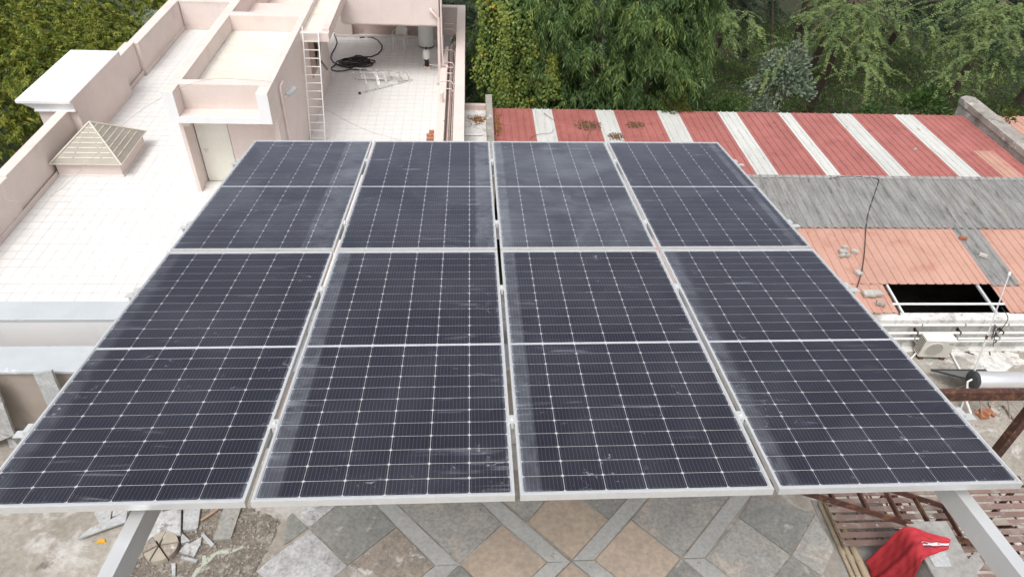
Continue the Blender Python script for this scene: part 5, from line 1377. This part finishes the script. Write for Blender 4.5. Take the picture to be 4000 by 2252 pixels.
acacia("acacia_tree", "small blue-green feathery branch right of the ashoka row", (11.8, 33.5, 0), (11.4, 32, 5.6), arms((10.5, 29.8, 5.3), 8, .7, .7, .4, 4), acacia_m, 13)
acacia("acacia_tree", "dark feathery tree at the top centre behind the bare trunk", (13.5, 38, 0), (13.5, 36.5, 4.5), arms((13.0, 34.6, 4.6), 9, 2.2, 1.2, .5, 5) + arms((13, 33.5, 10), 16, 3, 2, .7, 51), deep_m, 22, 40, .11, .045)  # second arms: unseen upper crown added to shade the wood floor
acacia("acacia_tree", "yellowish feathery tree at the top edge above the red roof", (19.5, 38, 0), (19.3, 36.5, 5.0), arms((18.6, 33.5, 5.4), 14, 2.0, 1.2, .5, 6) + arms((19, 34, 10.5), 14, 3, 2, .7, 52), acacia_m, 22, 40, .11, .045)  # high arms out of view, added for the shade they cast below
acacia("acacia_tree", "dim feathery tree deep in the wood at the far right", (29.5, 34, 0), (29, 33, 4.5), arms((27.5, 30.5, 4.4), 14, 2.0, 1.6, .8, 8) + arms((27, 31, 10), 14, 3, 2, .7, 53), deep_m, 22, 40, .12, .05)  # upper arms added above the view to shade the undergrowth
acacia("acacia_tree", "dim feathery tree deep in the wood above the gable wall", (24.5, 40, 0), (24.5, 38.5, 4.0), arms((24, 36, 3.6), 14, 2.6, 1.8, .7, 9) + arms((24, 36, 10), 16, 3, 2, .7, 54), deep_m, 22, 36, .13, .055)  # upper crown added out of sight to darken the ground beneath
for k, (x, y) in enumerate(((10, 42), (17, 45), (32, 42), (4, 40), (-2, 36), (38, 48), (26, 50))):
    labs = ["dark wood tree at the back, straight above the ashoka row's right end", "dark wood tree at the back beyond the bare trunk", "dark wood tree in the far right corner", "dark wood tree at the back behind the ashokas", "dark wood tree behind the pink building's right corner", "farthest dark tree on the right", "farthest dark tree at the top edge"]
    acacia("wood_tree", labs[k], (x, y + 1.5, 0), (x, y, 4.5), arms((x, y - 1.2, 3.2), 14, 2.4, 2.0, 1.1, 20 + k) + arms((x, y - 1.5, 10.5), 16, 3.2, 2.4, .8, 40 + k), deep_m, 20, 30, .20, .09, 1.0, "dark trees at the back of the wood")  # second set of arms: unseen canopy added to shade the understory
bt = thing("bare_trunk", (17.0, 36.5, 0), "thick brown tree trunk rising behind the pale shrub", "tree trunk")
trunk_tube([(17.0, 35.0, 0), (17.0, 35.1, 3), (16.8, 35.2, 7), (16.6, 35, 12)], .34, .2, bt)
trunk_tube([(15.9, 34.2, 0), (15.3, 34.3, 3), (14.3, 34.5, 7)], .09, .04, bt, "side_stem", 7)
# trees left of the pink building
def clump_tree(name, label, base, lobes, nper, mat, L, W, group=None):
    t = thing(name, (base[0], base[1], 0), label, "tree", group)
    top = max(l[0][2] for l in lobes)
    trunk_tube([base, (base[0] + .2, base[1], top * .4), (base[0], base[1], top * .8)], .25, .1, t)
    st, dr = [], []
    for (c, r, n) in lobes:
        trunk_tube([(base[0], base[1], top * .45), tuple((np.array(base) + np.array(c)) / 2 + np.array([0, 0, top * .35])), tuple(c)], .07, .02, t, "limb", 6)
        v = unit(RG.normal(0, 1, (n, 3))); v[:, 2] = np.where(v[:, 2] < -.2, -v[:, 2], v[:, 2])
        kk = (RG.random(n) ** .3) * (1 + .15 * np.sin(v[:, 0] * 6 + c[0]) + .15 * np.sin(v[:, 1] * 7 + c[1]))
        st.append(np.array(c) + v * np.array(r) * kk[:, None]); dr.append(v + np.array([0, 0, -.1]) + RG.normal(0, .3, (n, 3)))
    st = np.concatenate(st); dr = np.concatenate(dr)
    hi = np.clip(RG.normal(.30, .2, len(st)), 0, .6)
    leaf_object("crown", mat, t, *droop_leaves(st, dr, .34, nper, L, W, .8, .75, .55, hi))
    return t
clump_tree("yellow_green_tree", "dense yellow-green leafy tree beyond the pink parapet", (-17.5, 28, 0),
           [((-16.0, 27.5, 3.6), (2.4, 2.4, 1.7), 520), ((-19.0, 29.0, 3.9), (2.6, 2.6, 1.6), 520), ((-15.2, 31.0, 3.4), (2.3, 2.4, 1.5), 430), ((-18.5, 33.0, 3.2), (2.6, 2.4, 1.5), 380), ((-20.5, 25.8, 3.2), (2.3, 2.3, 1.7), 430), ((-22.5, 30.5, 3.2), (2.4, 2.4, 1.6), 300), ((-17.4, 24.8, 2.6), (1.8, 1.8, 1.7), 330), ((-14.3, 25.4, 2.8), (1.1, 1.6, 1.4), 240)], 26, yellow_m, .17, .062)
acacia("feathery_tree", "dark green feathery tree low at the left picture edge", (-18.5, 21.0, 0), (-18, 21, 2.6), arms((-17.2, 20.2, 2.1), 26, 1.5, 1.5, .45, 31), dark_m, 22, 40, .11, .045, .75, None)
acacia("feathery_tree", "blue-green feathery tree at the top left, beyond the pink parapet corner", (-14.5, 36.5, 0), (-14.5, 36, 3.4), arms((-14, 34.8, 3.0), 14, 1.2, 1.2, .4, 32), blue_m, 20, 36, .11, .045, .75, None)
acacia("feathery_tree", "dim feathery tree filling the ground behind the yellow-green one", (-22, 22.5, 0), (-22, 22.5, 2.0), arms((-22, 23, 1.6), 20, 2.2, 2.2, .5, 33), dark_m, 20, 36, .13, .055, .75, None)
clump_tree("yellow_green_tree", "second yellow-green tree at the very top left, behind the dense one", (-25, 37, 0), [((-24, 36, 3.0), (3, 3, 1.8), 420), ((-20, 38, 2.8), (3, 3, 1.8), 420), ((-28, 35, 3.0), (3, 3, 1.8), 300), ((-15.5, 40, 2.6), (2.6, 2.6, 1.8), 300)], 24, yellow_m, .20, .075)
# ground cover in the wood
n = 46000
P = np.stack([RG.uniform(7.5, 34, n), RG.uniform(23.2, 46, n), np.zeros(n)], 1)
hh = .25 + .25 * np.sin(P[:, 0] * 1.3) * np.sin(P[:, 1] * 1.1) + .15 * np.sin(P[:, 0] * 3.1 + P[:, 1] * 2.3)
P[:, 2] = np.clip(RG.random(n) * np.clip(hh, .02, 1) * 1.6, 0, 1)
D = RG.normal(0, .7, (n, 3)) + np.array([0, 0, .7]); S = RG.normal(0, 1, (n, 3))
o = leaf_object("ground_cover", cover_m, None, P, D, S, RG.uniform(.10, .26, n), RG.uniform(.03, .11, n), RG.random(n) * .85 + .15 * (np.sin(P[:, 0] * .9) * .5 + .5))
stuff(o); tag(o, "low green undergrowth covering the ground of the wood", "undergrowth")
n = 9000
P = np.stack([RG.uniform(-30, -12.2, n), RG.uniform(12, 40, n), RG.random(n) * .5], 1)
o = leaf_object("ground_cover", cover_m, None, P, RG.normal(0, .7, (n, 3)) + np.array([0, 0, .6]), RG.normal(0, 1, (n, 3)), RG.uniform(.12, .3, n), RG.uniform(.04, .12, n), RG.random(n))
stuff(o); tag(o, "dark undergrowth below the trees left of the pink building", "undergrowth")
